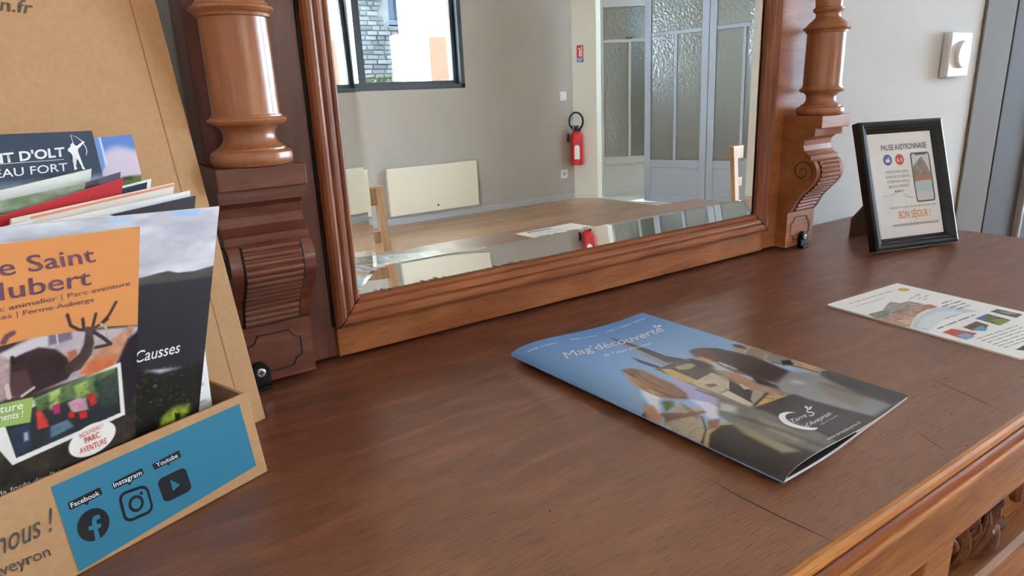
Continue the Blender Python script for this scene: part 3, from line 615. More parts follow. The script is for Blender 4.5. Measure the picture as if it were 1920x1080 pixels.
sv.add([(x, y+e, z) for x, y, z in rect(0, .6385)]+[(x, y+.0015, z) for x, y, z in rect(0, .6385)], [(0, 1, 2, 3), (4, 5, 6, 7)]+[(i, (i+1) % 4, 4+(i+1) % 4, 4+i) for i in range(4)])
obj('silvering', sv, ms, hu)
# flakes of lost silvering along the lower edge
rnd = random.Random(12); fk = Bm()
for k in range(90):
    x = .245+rnd.choice((.02, .06, .07, .12, .16, .18, .19, .27))+rnd.gauss(0, .012); z = gz0+.0008+rnd.random()**3*.0022; r = .0003+rnd.random()*.0006
    y = .6385-BEV0-(z-gz0)*(.0062-BEV0)/bw-.0002; fk.add([lean(x+r*(1.5 if a % 2 else 1)*math.cos(a*PI/3), y, z+r*.6*math.sin(a*PI/3)) for a in range(6)], [tuple(range(6))])
fko = obj('silver_flakes', fk, M_groove, hu); fko['kind'] = 'stuff'
# scrolled brackets
con = [(.645, G), (.620, G), (.620, .060), (.6175, .062), (.6125, .070), (.606, .083), (.5945, .096), (.584, .107), (.5785, .117), (.5772, .126), (.5795, .135), (.584, .142), (.589, .1438), (.589, .1500), (.5940, .1512), (.600, .157), (.6028, .1645), (.6012, .1725), (.595, .1778), (.5855, .179), (.5855, .1900), (.645, .1900)]
def smooth_scroll():
    c = con[3:12]; out = []
    for i in range(len(c)-1):
        p0 = c[max(i-1, 0)]; p1 = c[i]; p2 = c[i+1]; p3 = c[min(i+2, len(c)-1)]
        for k in range(5):
            t = k/5; out.append(tuple(.5*((2*p1[j])+(-p0[j]+p2[j])*t+(2*p0[j]-5*p1[j]+4*p2[j]-p3[j])*t*t+(-p0[j]+3*p1[j]-3*p2[j]+p3[j])*t**3) for j in (0, 1)))
    return out+[c[-1]]
scr = smooth_scroll()
def at_len(path, n):
    L = [0]
    for i in range(1, len(path)): L.append(L[-1]+math.dist(path[i], path[i-1]))
    o = []
    for k in range(n):
        d = L[-1]*(k+.5)/n; i = max(j for j in range(len(L)-1) if L[j] <= d); t = (d-L[i])/(L[i+1]-L[i]); o.append((lerp(path[i][0], path[i+1][0], t), lerp(path[i][1], path[i+1][1], t)))
    return o, L[-1]/n
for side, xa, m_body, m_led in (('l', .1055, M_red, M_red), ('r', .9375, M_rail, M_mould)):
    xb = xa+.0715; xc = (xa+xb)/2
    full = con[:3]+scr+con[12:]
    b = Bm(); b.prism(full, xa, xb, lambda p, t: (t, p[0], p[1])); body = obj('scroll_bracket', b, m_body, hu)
    mid, step = at_len(scr, 14)
    rb = None
    for (y, z) in mid:
        rbm = Bm(); rbm.tube([(xa+.0115, y+.0006, z), (xb-.0115, y+.0006, z)], step*.46, 8)
        obj('reed', rbm, m_led, body)
    gr = Bm()
    for xx in (xa+.0105, xb-.0105): gr.tube([(xx, y-.0001, z) for y, z in scr], .0007, 5)
    # octagonal incised panel on the foot
    hw, z0, z1, nch = .0245, .014, .0505, .009; pts_ = [(xc-hw+nch, z0), (xc+hw-nch, z0)]
    def notch(cx, cz, a0, a1): return [(cx+nch*math.cos(lerp(a0, a1, k/5)), cz+nch*math.sin(lerp(a0, a1, k/5))) for k in range(6)]
    loop = notch(xc-hw, z0, PI/2, 0)+notch(xc+hw, z0, PI, PI/2)+notch(xc+hw, z1, -PI/2, -PI)+notch(xc-hw, z1, 0, -PI/2)
    gr.tube([(x, .6199, z) for x, z in loop], .0007, 5, True)
    for xx in (xa-.0001, xb+.0001):                       # volute line on each cheek
        vp = []
        for k in range(40):
            q = k/39; a = -.6+q*9.2; r = .0175*(1-.78*q); vp.append((xx, .601-r*math.cos(a)*1.0, .1265+r*math.sin(a)))
        gr.tube(vp, .0006, 5)
    gr.tube([(xa, .6197, .0605), (xb, .6197, .0605)], .0006, 5)
    obj('incised_lines', gr, M_groove, body)
    obj('abacus', Bm().bbox(xa-.0006, xb+.0006, .5755, .660, .1900, .2085, .0012), m_body, hu)
    cx, cy = xc+.0005, .6035
    pr = [(.2085, .030), (.2090, .0315), (.2115, .0330), (.2150, .0335), (.2185, .0328), (.2205, .0308), (.2210, .0285), (.2225, .0285), (.2232, .0265), (.2255, .0235), (.229, .0213), (.233, .0207), (.2365, .0212), (.2395, .0232), (.2410, .0255), (.2414, .0285), (.2430, .0308), (.2450, .0318), (.2468, .0308), (.2476, .0286), (.2490, .0284), (.2494, .0272), (.252, .0268), (.27, .0268), (.30, .0266), (.3245, .0263), (.3250, .0284), (.3272, .0290), (.3282, .0310), (.3305, .0328), (.3325, .0318), (.3338, .0288), (.3352, .0282), (.3358, .0270), (.338, .0258), (.342, .0210), (.346, .0172), (.350, .0165), (.3525, .0176), (.3535, .0200), (.356, .0212), (.3585, .0205), (.3595, .0182), (.363, .0180), (.37, .0188), (.40, .0230), (.44, .0236), (.50, .0225), (.60, .0195), (.66, .018), (.664, .022), (.672, .024), (.68, .022), (.69, .0255), (.70, .030), (.715, .034), (.722, .034)]
    obj('column', Bm().lathe(pr, cx, cy, 64), M_col, hu)
    obj('capital', Bm().bbox(xa-.002, xb+.002, .570, .650, .722, .745, .002), m_body, hu)
    bx = .1235 if side == 'l' else .9775
    k_ = Bm()
    k_.prism([(-.0085, 0), (.0085, 0), (.0085, .016)]+[(.0085*math.cos(a*PI/8), .016+.0085*math.sin(a*PI/8)) for a in range(1, 8)]+[(-.0085, .016)], .6125, .6195, lambda p, t: (bx+p[0], t, .0015+p[1]))
    k_.bbox(bx-.0085, bx+.0085, .6085, .6195, 0.0002, .004, .0008)
    kk = obj('fixing_bracket', k_, M_black, hu)
    sc_ = obj('screw', Bm().lathe([(0, .0042), (.0012, .0042), (.002, .003)], 0, 0, 20, M=lambda x, y, z: (bx+x, .6125-z, .0175+y)), M_screw, kk)
    obj('screw_slot', Bm().box(bx-.0022, bx+.0022, .6102, .6110, .0170, .0180).box(bx-.0005, bx+.0005, .6102, .6110, .0153, .0197), M_groove, kk)
co = Bm(); co.prism([(.69, HT), (.630, HT), (.622, HT+.01), (.600, HT+.02), (.575, HT+.03), (.560, HT+.05), (.560, HT+.06), (.69, HT+.06)], .08, 1.033, lambda p, t: (t, p[0], p[1])); obj('cornice', co, M_mould, hu)
obj('entablature', Bm().bbox(.10, 1.013, .568, .69, .745, HT, .002), M_rail, hu)

# ---------------------------------------------------------------- cardboard leaflet holder
AZ = math.radians(21); TT = math.radians(10)
B0 = np.array([0.08752,0.46187,0.0]); BP = np.array([0.10905,0.54917,0.0])
u0 = np.array([math.cos(AZ), math.sin(AZ), 0]); nb = np.array([-u0[1], u0[0], 0]); v0 = np.array([0, 0, math.cos(TT)])+math.sin(TT)*nb; n0 = math.cos(TT)*nb-np.array([0, 0, math.sin(TT)])
def FB(B): return lambda a, d, h: tuple(B+u0*a+n0*d+v0*h)
TF = FB(B0); TP = FB(BP)
ho = thing('leaflet_holder', 'kraft cardboard leaflet holder with a blue label on its tray', 'leaflet holder', (B0[0]-.09, B0[1]+.02, 0))
obj('back_panel', Bm().bbox(-.30, 0, 0, .0035, 0.0008, .45, .0008, TP), M_kraft, ho)
tray = obj('tray', Bm().bbox(-.285, 0, 0, .0028, 0.0006, .0622, .0007, TF), M_kraft, ho)
side = Bm(); q = [TF(-.001, .002, .0006), TP(-.038, 0, .0006), TP(-.038, 0, .050), TF(-.001, .002, .0618)]; off = -u0*.0025
side.add(q+[tuple(np.array(p)+off) for p in q], [(0, 1, 2, 3), (7, 6, 5, 4), (0, 4, 5, 1), (1, 5, 6, 2), (2, 6, 7, 3), (3, 7, 4, 0)])
obj('tray_side', side, M_kraft, ho)
fl = Bm(); q = [TF(-.28, .002, .003), TF(-.003, .002, .003), TP(-.04, 0, .003), TP(-.29, 0, .003)]
fl.add(q+[(p[0], p[1], p[2]-.0018) for p in q], [(0, 1, 2, 3), (7, 6, 5, 4), (0, 4, 5, 1), (1, 5, 6, 2), (2, 6, 7, 3), (3, 7, 4, 0)])
obj('tray_base', fl, M_kraft, ho)
obj('crease', Bm().box(-.0201, -.0192, -.00015, .0001, .002, .448, TP), M_kedge, ho)
PQ = [(-0.199,0.5146,0.4432),(0.081,0.6221,0.4432),(0.109,0.5492,0.0),(-0.171,0.4417,0.0)]
TQ = [(-0.1824,0.3698,0.0611),(0.0837,0.4719,0.0611),(0.0875,0.4619,0.0),(-0.1785,0.3597,0.0)]
SP, ST = quadS(PQ), quadS(TQ)
text('lettering', 'on.fr', SP, [(0.6234,0.2731),(0.7094,0.2762),(0.6348,0.2546)], M_gink, ho, .0004, .012)
lab = Bm(); shape(lab, ST, [(0.551,0.0958),(0.9721,0.0871),(0.9728,0.8553),(0.551,0.9648)], .0003); la = obj('blue_label', lab, M_blue, tray); la['label'] = 'turquoise blue label'
def rq(c, r=.18, n=6):
    """rounded quad through four sheet corners"""
    c = [np.array(p, float) for p in c]; B = lambda s, t: (c[0]*(1-s)+c[1]*s)*(1-t)+(c[3]*(1-s)+c[2]*s)*t; o = []
    for (s, t, a0) in ((r, r, PI), (1-r, r, 1.5*PI), (1-r, 1-r, 0), (r, 1-r, PI/2)):
        for k in range(n+1): a = a0+PI/2*k/n; o.append(tuple(B(s+r*math.cos(a), t+r*math.sin(a))))
    return o
def cr(p, n=5):
    """Catmull-Rom through sheet points"""
    p = [np.array(q, float) for q in p]; o = []
    for i in range(len(p)-1):
        a, b, c, d = p[max(i-1, 0)], p[i], p[i+1], p[min(i+2, len(p)-1)]
        for k in range(n): t = k/n; o.append(tuple(.5*(2*b+(c-a)*t+(2*a-5*b+4*c-d)*t*t+(3*b-a-3*c+d)*t**3)))
    return o+[tuple(p[-1])]
def el(c, n=28):
    """ellipse through centre, end of one axis, end of the other"""
    c = [np.array(p, float) for p in c]; return [tuple(c[0]+(c[1]-c[0])*math.cos(2*PI*k/n)+(c[2]-c[0])*math.sin(2*PI*k/n)) for k in range(n)]
tags = Bm()
for q in ([(0.5688,0.3007),(0.6313,0.2913),(0.632,0.3723),(0.5691,0.3781)], [(0.6538,0.3063),(0.7192,0.2945),(0.7187,0.3698),(0.6545,0.378)], [(0.7405,0.3064),(0.8042,0.2869),(0.805,0.3683),(0.7423,0.3732)]): shape(tags, ST, rq(q, .1), .0005)
for q in ([(0.5937,0.3681),(0.6065,0.3672),(0.6005,0.4067)], [(0.681,0.372),(0.6941,0.3729),(0.6858,0.4102)], [(0.768,0.359),(0.7812,0.3573),(0.7734,0.3989)]): shape(tags, ST, q, .00048)
obj('name_tags', tags, M_kink, tray)
text('lettering', 'Facebook', ST, [(0.5723,0.3594),(0.6271,0.3618),(0.5723,0.3132)], M_wink, tray, .0007, .008)
text('lettering', 'Instagram', ST, [(0.6561,0.3578),(0.715,0.3569),(0.6559,0.3094)], M_wink, tray, .0007, .008)
text('lettering', 'Youtube', ST, [(0.7484,0.356),(0.7974,0.3533),(0.7479,0.3088)], M_wink, tray, .0007, .008)
ic = Bm(); shape(ic, ST, el([(0.6,0.6083),(0.6299,0.6325),(0.5952,0.7618)]), .0005); obj('round_icon', ic, M_kink, tray)
ic = Bm(); shape(ic, ST, [(0.5863,0.7449),(0.594,0.7626),(0.597,0.6517),(0.5889,0.6413),(0.5896,0.5998),(0.5971,0.6083),(0.5982,0.5717),(0.602,0.5385),(0.6077,0.5298),(0.6155,0.5405),(0.6145,0.5817),(0.6101,0.5758),(0.6065,0.5861),(0.6057,0.6177),(0.6136,0.6289),(0.6106,0.6649),(0.6046,0.6604),(0.6037,0.7738),(0.5943,0.7695),(0.5863,0.7449)][:-1], .0007); obj('icon_letter', ic, M_blue, tray)
ic = Bm(); shape(ic, ST, rq([(0.6585,0.4323),(0.7198,0.4678),(0.7179,0.7733),(0.6548,0.7519)], .26), .0005); i1 = obj('camera_icon', ic, M_kink, tray)
ic = Bm(); shape(ic, ST, rq([(0.6632,0.4642),(0.714,0.4952),(0.7132,0.7401),(0.6612,0.724)], .22), .0006); obj('icon_ground', ic, M_blue, tray)
ic = Bm(); shape(ic, ST, el([(0.6871,0.6082),(0.7027,0.619),(0.6852,0.6923)]), .0007); shape(ic, ST, el([(0.7026,0.5336),(0.7058,0.5353),(0.7023,0.5516)], 12), .0007); obj('icon_lens', ic, M_kink, tray)
ic = Bm(); shape(ic, ST, el([(0.6871,0.6082),(0.6969,0.6145),(0.6859,0.661)]), .0008); obj('icon_ground', ic, M_blue, tray)
ic = Bm(); shape(ic, ST, rq([(0.7399,0.4827),(0.8067,0.4821),(0.8082,0.7562),(0.7425,0.7477)], .2), .0005); obj('play_icon', ic, M_kink, tray)
ic = Bm(); shape(ic, ST, [(0.767,0.5393),(0.7849,0.6383),(0.7662,0.6679)], .0007); obj('play_triangle', ic, M_blue, tray)
text('script_lettering', 'nous !', ST, [(0.4364,0.4752),(0.538,0.483),(0.4397,0.2689)], M_gink, tray, .0004, .004, .35)
text('lettering', 'Aveyron', ST, [(0.4145,0.6443),(0.5162,0.6889),(0.4136,0.5407)], M_gink, tray, .0004, .006)

# ---------------------------------------------------------------- leaflets in the holder
def leaflet(name, label, Q, th, m, back=M_paper, cat='leaflet'):
    """thin folded sheet; Q = front corners"""
    S = quadS(Q); c = np.mean(np.array([Q[2], Q[3]]), 0)
    t = thing(name, label, cat, c, 'leaflets standing in the cardboard holder')
    b = Bm(); f = [tuple(S(u, v, 0)) for u, v in ((0, 0), (1, 0), (1, 1), (0, 1))]; k = [tuple(S(u, v, -th)) for u, v in ((0, 0), (1, 0), (1, 1), (0, 1))]
    b.add(f+k, [(0, 1, 2, 3), (7, 6, 5, 4), (0, 4, 5, 1), (1, 5, 6, 2), (2, 6, 7, 3), (3, 7, 4, 0)]); obj('pages', b, back, t)
    return t, S
def band(t, S, m, q, off=.00025, name='printed_band'):
    b = Bm(); shape(b, S, q, off); return obj(name, b, m, t)
ink = lambda n, c: mat(n+'_ink', c, .42, .35)

# orange one in front: stag over a framed picture
Q = [(-0.0572,0.4167,0.1961),(0.0359,0.4528,0.1906),(-0.0005,0.4493,0.004),(-0.0936,0.4132,0.0094)]
t, S = leaflet('animal_park_leaflet', 'orange leaflet with purple title and a stag, foremost in the cardboard holder', Q, .0022, M_print, M_cream)
I = Ink(230, 440, 100, 205, (60, 52, 44))
o = [(-0.1276,-0.0172),(1.0,-0.0),(1.0097,0.3188),(0.8192,0.2987),(0.6319,0.2901),(0.433,0.2817),(0.2854,0.2837),(-0.1437,0.2771)]
I.put(np.clip(I.noise(9)*2.2-.75, 0, 1)*.8, (28, 24, 24)); I.put(np.clip(I.noise(6)*2.6-1.3, 0, 1)*.5, (96, 92, 56))
I.poly([(-0.1826,0.2738),(0.285,0.3064),(0.4406,0.2728),(0.6329,0.2867),(0.805,0.3048),(1.0107,0.3214),(0.9823,0.3733),(0.8854,0.4476),(0.752,0.4421),(0.4394,0.446),(-0.1911,0.4208)], (186, 174, 176), 3, (.35, 6))
I.poly([(0.5098,0.2774),(0.6286,0.2861),(0.6332,0.3126),(0.5139,0.3159)], (120, 108, 124), 2); I.line([(0.5515,0.2807),(0.56,0.3175)], .8, (215, 205, 210)); I.poly([(0.285,0.3064),(0.4325,0.2841),(0.5056,0.2844),(0.5056,0.3146),(0.3768,0.3203),(0.2843,0.3401)], (208, 200, 202), 2)
I.poly([(0.004,0.3042),(0.2849,0.3112),(0.3531,0.3413),(0.3365,0.4176),(0.2975,0.4452),(-0.0025,0.4591)], (176, 148, 146), 3, (.4, 4)); I.poly([(0.7783,0.3653),(0.8821,0.337),(0.95,0.3133),(0.9803,0.3201),(0.9518,0.3633),(0.8847,0.4253),(0.8083,0.446),(0.6788,0.43),(0.6964,0.4009)], (196, 142, 112), 2.5, (.35, 4)); I.poly([(0.6787,0.4246),(0.7511,0.3934),(0.8839,0.3976),(0.8464,0.4413),(0.7152,0.4414)], (204, 112, 72), 3, (.3, 4))
I.poly([(0.3301,0.3279),(0.3611,0.3253),(0.4004,0.319),(0.4646,0.3136),(0.5474,0.331),(0.6075,0.3659),(0.6429,0.4081),(0.608,0.4339),(0.4888,0.4445),(0.399,0.4539),(0.3286,0.4261)], (56, 38, 40), 2, (.5, 5)); I.poly([(0.7039,0.2963),(0.7403,0.3066),(0.75,0.3398),(0.7369,0.3752),(0.6786,0.414),(0.6078,0.4182),(0.5903,0.3892),(0.669,0.3649),(0.6955,0.3372)], (74, 54, 52), 1.6, (.4, 4)); I.poly([(0.3303,0.3206),(0.3457,0.3205),(0.3531,0.3413),(0.3376,0.3437)], (30, 20, 22), 1)
I.poly([(0.3372,0.3683),(0.4078,0.3699),(0.4315,0.4242),(0.3752,0.4495),(0.3285,0.436)], (84, 58, 60), 2); I.line([(0.3136,0.4037),(0.3245,0.4403)], 2.2, (206, 190, 180)); I.line([(0.3832,0.446),(0.4395,0.4307)], 1.6, (200, 186, 170)); I.poly([(0.6074,0.3503),(0.6511,0.3464),(0.6601,0.3635),(0.6163,0.3829)], (176, 100, 72), 2)
I.poly([(0.8847,0.4253),(0.9416,0.3563),(1.0827,0.314),(1.0904,0.481),(0.9494,0.583),(0.9269,0.5106)], (34, 28, 36), 3, (.6, 5))
I.poly(o, (222, 148, 86), .5)
for p in ([(0.7128,0.2949),(0.6681,0.2889),(0.6241,0.27),(0.6065,0.2345)], [(0.6948,0.2925),(0.6872,0.2576)], [(0.7356,0.298),(0.7859,0.2862),(0.8322,0.2628),(0.8693,0.2272)], [(0.74,0.2907),(0.7575,0.2508)], [(0.7952,0.2848),(0.8231,0.275)]): I.line(p, 1.7, (62, 44, 50), .7)
I.poly([(0.6948,0.2899),(0.7127,0.2844),(0.7491,0.2919),(0.7632,0.3071),(0.7359,0.3192),(0.7085,0.3075)], (92, 66, 60), 1); I.line([(0.7779,0.3438),(0.8246,0.337),(0.8143,0.3007),(0.7859,0.2862)], 1.4, (186, 170, 160)); I.line([(0.7494,0.3078),(0.7962,0.3303),(0.8442,0.3588),(0.7596,0.3572)], 2, (70, 48, 50))
I.line([(0.3006,0.275),(0.316,0.2603),(0.3428,0.2544)], 3, (110, 70, 80), 1)
I.poly([(0.274,0.4804),(0.9024,0.427),(0.9352,0.609),(0.3362,0.6463),(0.2349,0.5469)], (232, 228, 220), .6)
ins = [(0.2965,0.5047),(0.8832,0.4406),(0.9077,0.5968),(0.3539,0.6287),(0.3039,0.5212)]; I.poly(ins, (44, 50, 52), .5)
for pp, c in (([(0.4393,0.4664),(0.6256,0.4475),(0.752,0.4421),(0.8754,0.4404),(0.8877,0.5263),(0.7535,0.5241),(0.6261,0.5007),(0.4554,0.5105)], (88, 112, 70)), ([(0.5138,0.4593),(0.5734,0.4542),(0.565,0.5105),(0.5222,0.5129)], (168, 190, 110)), ([(0.6434,0.4612),(0.7153,0.4522),(0.7252,0.4972),(0.6617,0.5019)], (150, 176, 92)), ([(0.7525,0.4693),(0.8759,0.4572),(0.8887,0.5603),(0.7918,0.5533)], (60, 72, 62))): I.poly(pp, c, 3, (.5, 4))
I.put(I.dist(ins).clip(0, 1)*np.clip(I.noise(3)*3-1.6, 0, 1)*.6, (26, 30, 34))
for pp, c in (([(0.4513,0.5097),(0.472,0.5033),(0.5053,0.5411),(0.5138,0.5638),(0.4593,0.5632)], (214, 66, 54)), ([(0.6085,0.5081),(0.6617,0.5019),(0.7071,0.5102),(0.7215,0.551),(0.6353,0.5453)], (196, 148, 160)), ([(0.7161,0.5009),(0.7531,0.5021),(0.7725,0.5386),(0.7353,0.5426)], (196, 48, 52)), ([(0.6131,0.541),(0.6442,0.5427),(0.648,0.5612),(0.6177,0.559)], (226, 44, 44)), ([(0.6713,0.5522),(0.7123,0.5536),(0.7154,0.575),(0.6788,0.5727)], (226, 44, 44)), ([(0.5223,0.5655),(0.6089,0.5616),(0.6447,0.5904),(0.5223,0.6026)], (92, 120, 140)), ([(0.5307,0.5041),(0.5649,0.5),(0.5737,0.5334),(0.5393,0.532)], (180, 40, 96)), ([(0.3269,0.536),(0.4225,0.535),(0.4301,0.6092),(0.3572,0.6191)], (46, 60, 78)), ([(0.39,0.5592),(0.4102,0.5583),(0.414,0.5849),(0.3937,0.5858)], (170, 180, 190))): I.poly(pp, c, 1.6, (.3, 3))
I.poly([(0.136,0.4296),(0.2822,0.4513),(0.4377,0.4584),(0.4225,0.5324),(0.2809,0.5206),(0.1336,0.506)], (158, 184, 98), .6)
I.ell([(0.7484,0.6538)][0], 13.2, 10.6, (238, 234, 226), .6, -.12)
I.sheet('printed_front', S, M_print, t)
text('title_lettering', 'Le Saint', S, [(0.2085,0.0878),(0.7535,0.0888),(0.1922,0.0401)], M_pink, t, .0005, .006)
text('title_lettering', 'Hubert', S, [(0.1979,0.1537),(0.7324,0.1569),(0.1905,0.1036)], M_pink, t, .0005, .006)
text('small_lettering', 'Parc animalier | Parc aventure', S, [(0.2029,0.1868),(0.9496,0.182),(0.2004,0.1719)], M_pink, t, .0005)
text('small_lettering', 'Gîtes | Ferme Auberge', S, [(0.2202,0.209),(0.7469,0.2104),(0.2176,0.1941)], M_pink, t, .0005)
text('small_lettering', 'Culture', S, [(0.1923,0.4718),(0.3892,0.4835),(0.1871,0.449)], M_wink, t, .0005, .01, .2)
text('small_lettering', 'Monuments !', S, [(0.1627,0.4926),(0.3905,0.5081),(0.1597,0.4726)], M_wink, t, .0005, .008, .2)
text('small_lettering', 'NOUVEAU !', S, [(0.6769,0.6364),(0.8077,0.6257),(0.6721,0.6206)], M_rink, t, .0005)
text('small_lettering', 'PARC', S, [(0.7047,0.6589),(0.7892,0.6545),(0.698,0.6386)], M_rink, t, .0005, .012)
text('small_lettering', 'AVENTURE', S, [(0.6775,0.6884),(0.8294,0.6834),(0.6709,0.6687)], M_rink, t, .0005, .012)
text('small_lettering', 'Au coeur de la forêt des Palanges', S, [(0.0136,0.7255),(0.6826,0.7263),(0.01,0.7108)], M_wink, t, .0005, .006)

# charcoal one behind it
Q = [(-0.0311,0.4415,0.2012),(0.0881,0.4874,0.1923),(0.0377,0.4716,0.004),(-0.0815,0.4257,0.0129)]
t, S = leaflet('causses_leaflet', 'tall leaflet with clouds over charcoal and white script, behind the orange one', Q, .0018, M_print)
I = Ink(270, 440, 128, 205, (200, 200, 206))
I.put(np.clip(I.noise(22, 12)*3-1.3, 0, 1)*.55, (168, 168, 182)); I.put(np.clip(I.noise(26, 11)*3.2-1.6, 0, 1)*.8, (236, 234, 236))
I.poly([(0.7313,0.0037),(0.8922,0.0028),(0.8865,0.0225),(0.8087,0.021),(0.752,0.0138)], (160, 194, 232), 3); I.poly([(0.4334,0.0046),(0.5543,0.0044),(0.5438,0.0187),(0.447,0.0185)], (176, 204, 234), 4)
I.poly([(0.355,0.1822),(0.6185,0.2074),(0.6962,0.2012),(0.7524,0.1996),(0.8048,0.2109),(0.8952,0.2152),(0.9956,0.2075),(1.0853,0.2069),(1.0974,0.2784),(0.6225,0.2357),(0.3587,0.212)], (84, 78, 74), 1.2, (.25, 7, 2))
I.poly([(0.3592,0.2163),(0.622,0.2321),(0.7509,0.2374),(0.9898,0.2451),(1.0922,0.2477),(1.1491,0.5822),(0.6515,0.5185),(0.392,0.4863)], (46, 43, 48), 2.5, (.08, 10))
I.poly([(0.2665,0.4836),(0.6222,0.5022),(0.7617,0.5467),(0.9694,0.5446),(1.1217,0.5566),(1.167,0.8257),(0.6353,0.7897),(0.3008,0.786)], (28, 27, 24), 4, (.7, 4)); I.put((I.dist([(0.4964,0.4957),(0.9638,0.5474),(0.9826,0.7628),(0.5306,0.7627)]) > 0)*np.clip(I.noise(2.2)*4-2.6, 0, 1)*.8, (120, 128, 60))
I.poly([(0.8295,0.6906),(0.8681,0.6793),(0.9425,0.6922),(0.9463,0.7167),(0.9181,0.7372),(0.8169,0.7402),(0.7872,0.7398),(0.7924,0.7084)], (150, 168, 58), 6, (.9, 3)); I.poly([(0.8617,0.7044),(0.894,0.715),(0.8924,0.738),(0.8711,0.7331)], (40, 44, 24), 1.5); I.line([(0.9421,0.5624),(0.9794,0.7233)], 3, (34, 34, 30), 2)
I.sheet('printed_front', S, M_print, t)
text('script_lettering', 'Causses', S, [(0.6302,0.4869),(0.8636,0.491),(0.6148,0.4475)], M_wink, t, .0005, .006, .4)
Q = [(-0.0253,0.4528,0.1827),(0.068,0.4886,0.181),(0.0592,0.4853,0.004),(-0.0342,0.4494,0.0057)]
t, S = leaflet('white_leaflet', 'white leaflet whose right edge shows behind the charcoal one', Q, .0012, M_paper)
for k, y in enumerate((.55, .62, .69, .76, .83)): band(t, S, ink('pale_grey', (196, 192, 190)), [(.70, y), (.96, y), (.96, y+.012), (.70, y+.012)])
Q = [(-0.0159,0.468,0.1936),(0.0772,0.5039,0.1995),(0.024,0.4764,0.0099),(-0.0691,0.4405,0.004)]
t, S = leaflet('dark_leaflet', 'leaflet with a charcoal top and bright blue strip, right behind the clouds', Q, .0012, M_paper)
band(t, S, ink('charcoal', (58, 52, 52)), [(.42, .002), (1, 0), (1, .075), (.55, .035)]); band(t, S, ink('azure', (58, 140, 214)), [(1, .0755), (1, .3), (0, .3), (0, .0305), (.30, .0355)])
Q = [(-0.1083,0.4356,0.1876),(-0.0158,0.4716,0.1997),(-0.068,0.4441,0.0161),(-0.1605,0.4081,0.004)]
t, S = leaflet('teal_leaflet', 'teal leaflet with white edge at the far left of the holder', Q, .0012, M_paper)
band(t, S, ink('teal', (52, 134, 158)), [(0, .02), (.995, .02), (.995, .11), (0, .11)]); band(t, S, ink('pale_sky', (176, 204, 222)), [(0, .11), (.995, .11), (.995, .17), (0, .17)])
Q = [(-0.0174,0.4765,0.196),(0.0757,0.5126,0.2021),(0.0211,0.4809,0.0102),(-0.072,0.4448,0.004)]
t, S = leaflet('pale_blue_leaflet', 'pale blue-white leaflet just behind the charcoal-topped one', Q, .0013, M_paper)
band(t, S, ink('ice_blue', (206, 216, 226)), [(0, .03), (.995, .012), (.995, .4), (0, .4)]); band(t, S, ink('slate_blue', (110, 150, 172)), [(0, .10), (.45, .09), (.40, .4), (0, .4)])
Q = [(-0.0257,0.4816,0.2),(0.0672,0.5178,0.2078),(0.0109,0.4815,0.0118),(-0.082,0.4453,0.004)]
t, S = leaflet('cream_booklet', 'thick cream booklet with a coral line along its top edge', Q, .0026, M_cream, M_cream, 'booklet')
band(t, S, ink('coral', (226, 140, 118)), [(.1, .006), (.995, .003), (.995, .011), (.1, .014)]); band(t, S, ink('warm_white', (228, 220, 208)), [(0, .02), (.995, .014), (.995, .4), (0, .4)])
Q = [(-0.0545,0.4785,0.197),(0.0368,0.5152,0.2144),(-0.0187,0.4758,0.0214),(-0.1101,0.4391,0.004)]
t, S = leaflet('red_leaflet', 'bright red leaflet standing in the middle of the leaflets', Q, .0012, M_paper)
band(t, S, ink('bright_red', (190, 36, 42)), [(0, 0), (1, 0), (1, .22), (0, .10)]); band(t, S, ink('forest', (44, 44, 34)), [(0, .101), (1, .221), (1, .5), (0, .5)])
Q = [(-0.0777,0.4751,0.2047),(0.015,0.5116,0.2138),(-0.0417,0.4694,0.016),(-0.1344,0.4329,0.0069)]
t, S = leaflet('green_leaflet', 'green landscape leaflet below the white one, left of the red', Q, .001, M_paper)
I = Ink(120, 120, 100, 100, (142, 154, 132)); I.put(np.clip(I.noise(10, 5)*3-1.2, 0, 1)*.7, (96, 112, 70)); I.put(np.clip(I.noise(8, 3)*3-1.6, 0, 1)*.6, (206, 208, 196)); I.poly([(0, .45), (1, .25), (1, 1), (0, 1)], (40, 40, 30), 8)
Sx = S; I.sheet('printed_front', lambda u, v, o, Sx=Sx: Sx(u, v*.5, o), M_print, t)
Q = [(-0.0546,0.487,0.2004),(0.0367,0.524,0.2179),(-0.0202,0.48,0.0216),(-0.1114,0.443,0.004)]
t, S = leaflet('plum_leaflet', 'dull plum leaflet showing its top right corner behind the red one', Q, .001, M_paper)
band(t, S, ink('plum', (92, 74, 92)), [(0, 0), (1, 0), (1, .16), (0, .09)]); band(t, S, ink('violet_blue', (70, 72, 140)), [(0, .091), (1, .161), (1, .4), (0, .4)])
Q = [(-0.037,0.4971,0.1992),(0.0553,0.5339,0.2106),(-0.0019,0.4881,0.0154),(-0.0942,0.4513,0.004)]
t, S = leaflet('navy_leaflet', 'white leaflet with a small navy corner below the sky leaflet', Q, .001, M_paper)
band(t, S, ink('navy', (32, 36, 56)), [(.45, .008), (.97, .008), (.97, .07), (.55, .07)])
Q = [(-0.0713,0.4892,0.2085),(0.0207,0.5262,0.2214),(-0.036,0.4786,0.0249),(-0.128,0.4415,0.012)]
t, S = leaflet('white_booklet', 'white booklet leaning across the archer leaflet', Q, .002, M_paper, M_cream, 'booklet')
band(t, S, ink('ivory', (222, 224, 216)), [(0, .004), (.998, .003), (.998, .13), (0, .10)]); band(t, S, ink('pale_azure', (150, 176, 206)), [(0, .10), (.998, .13), (.998, .4), (0, .4)])
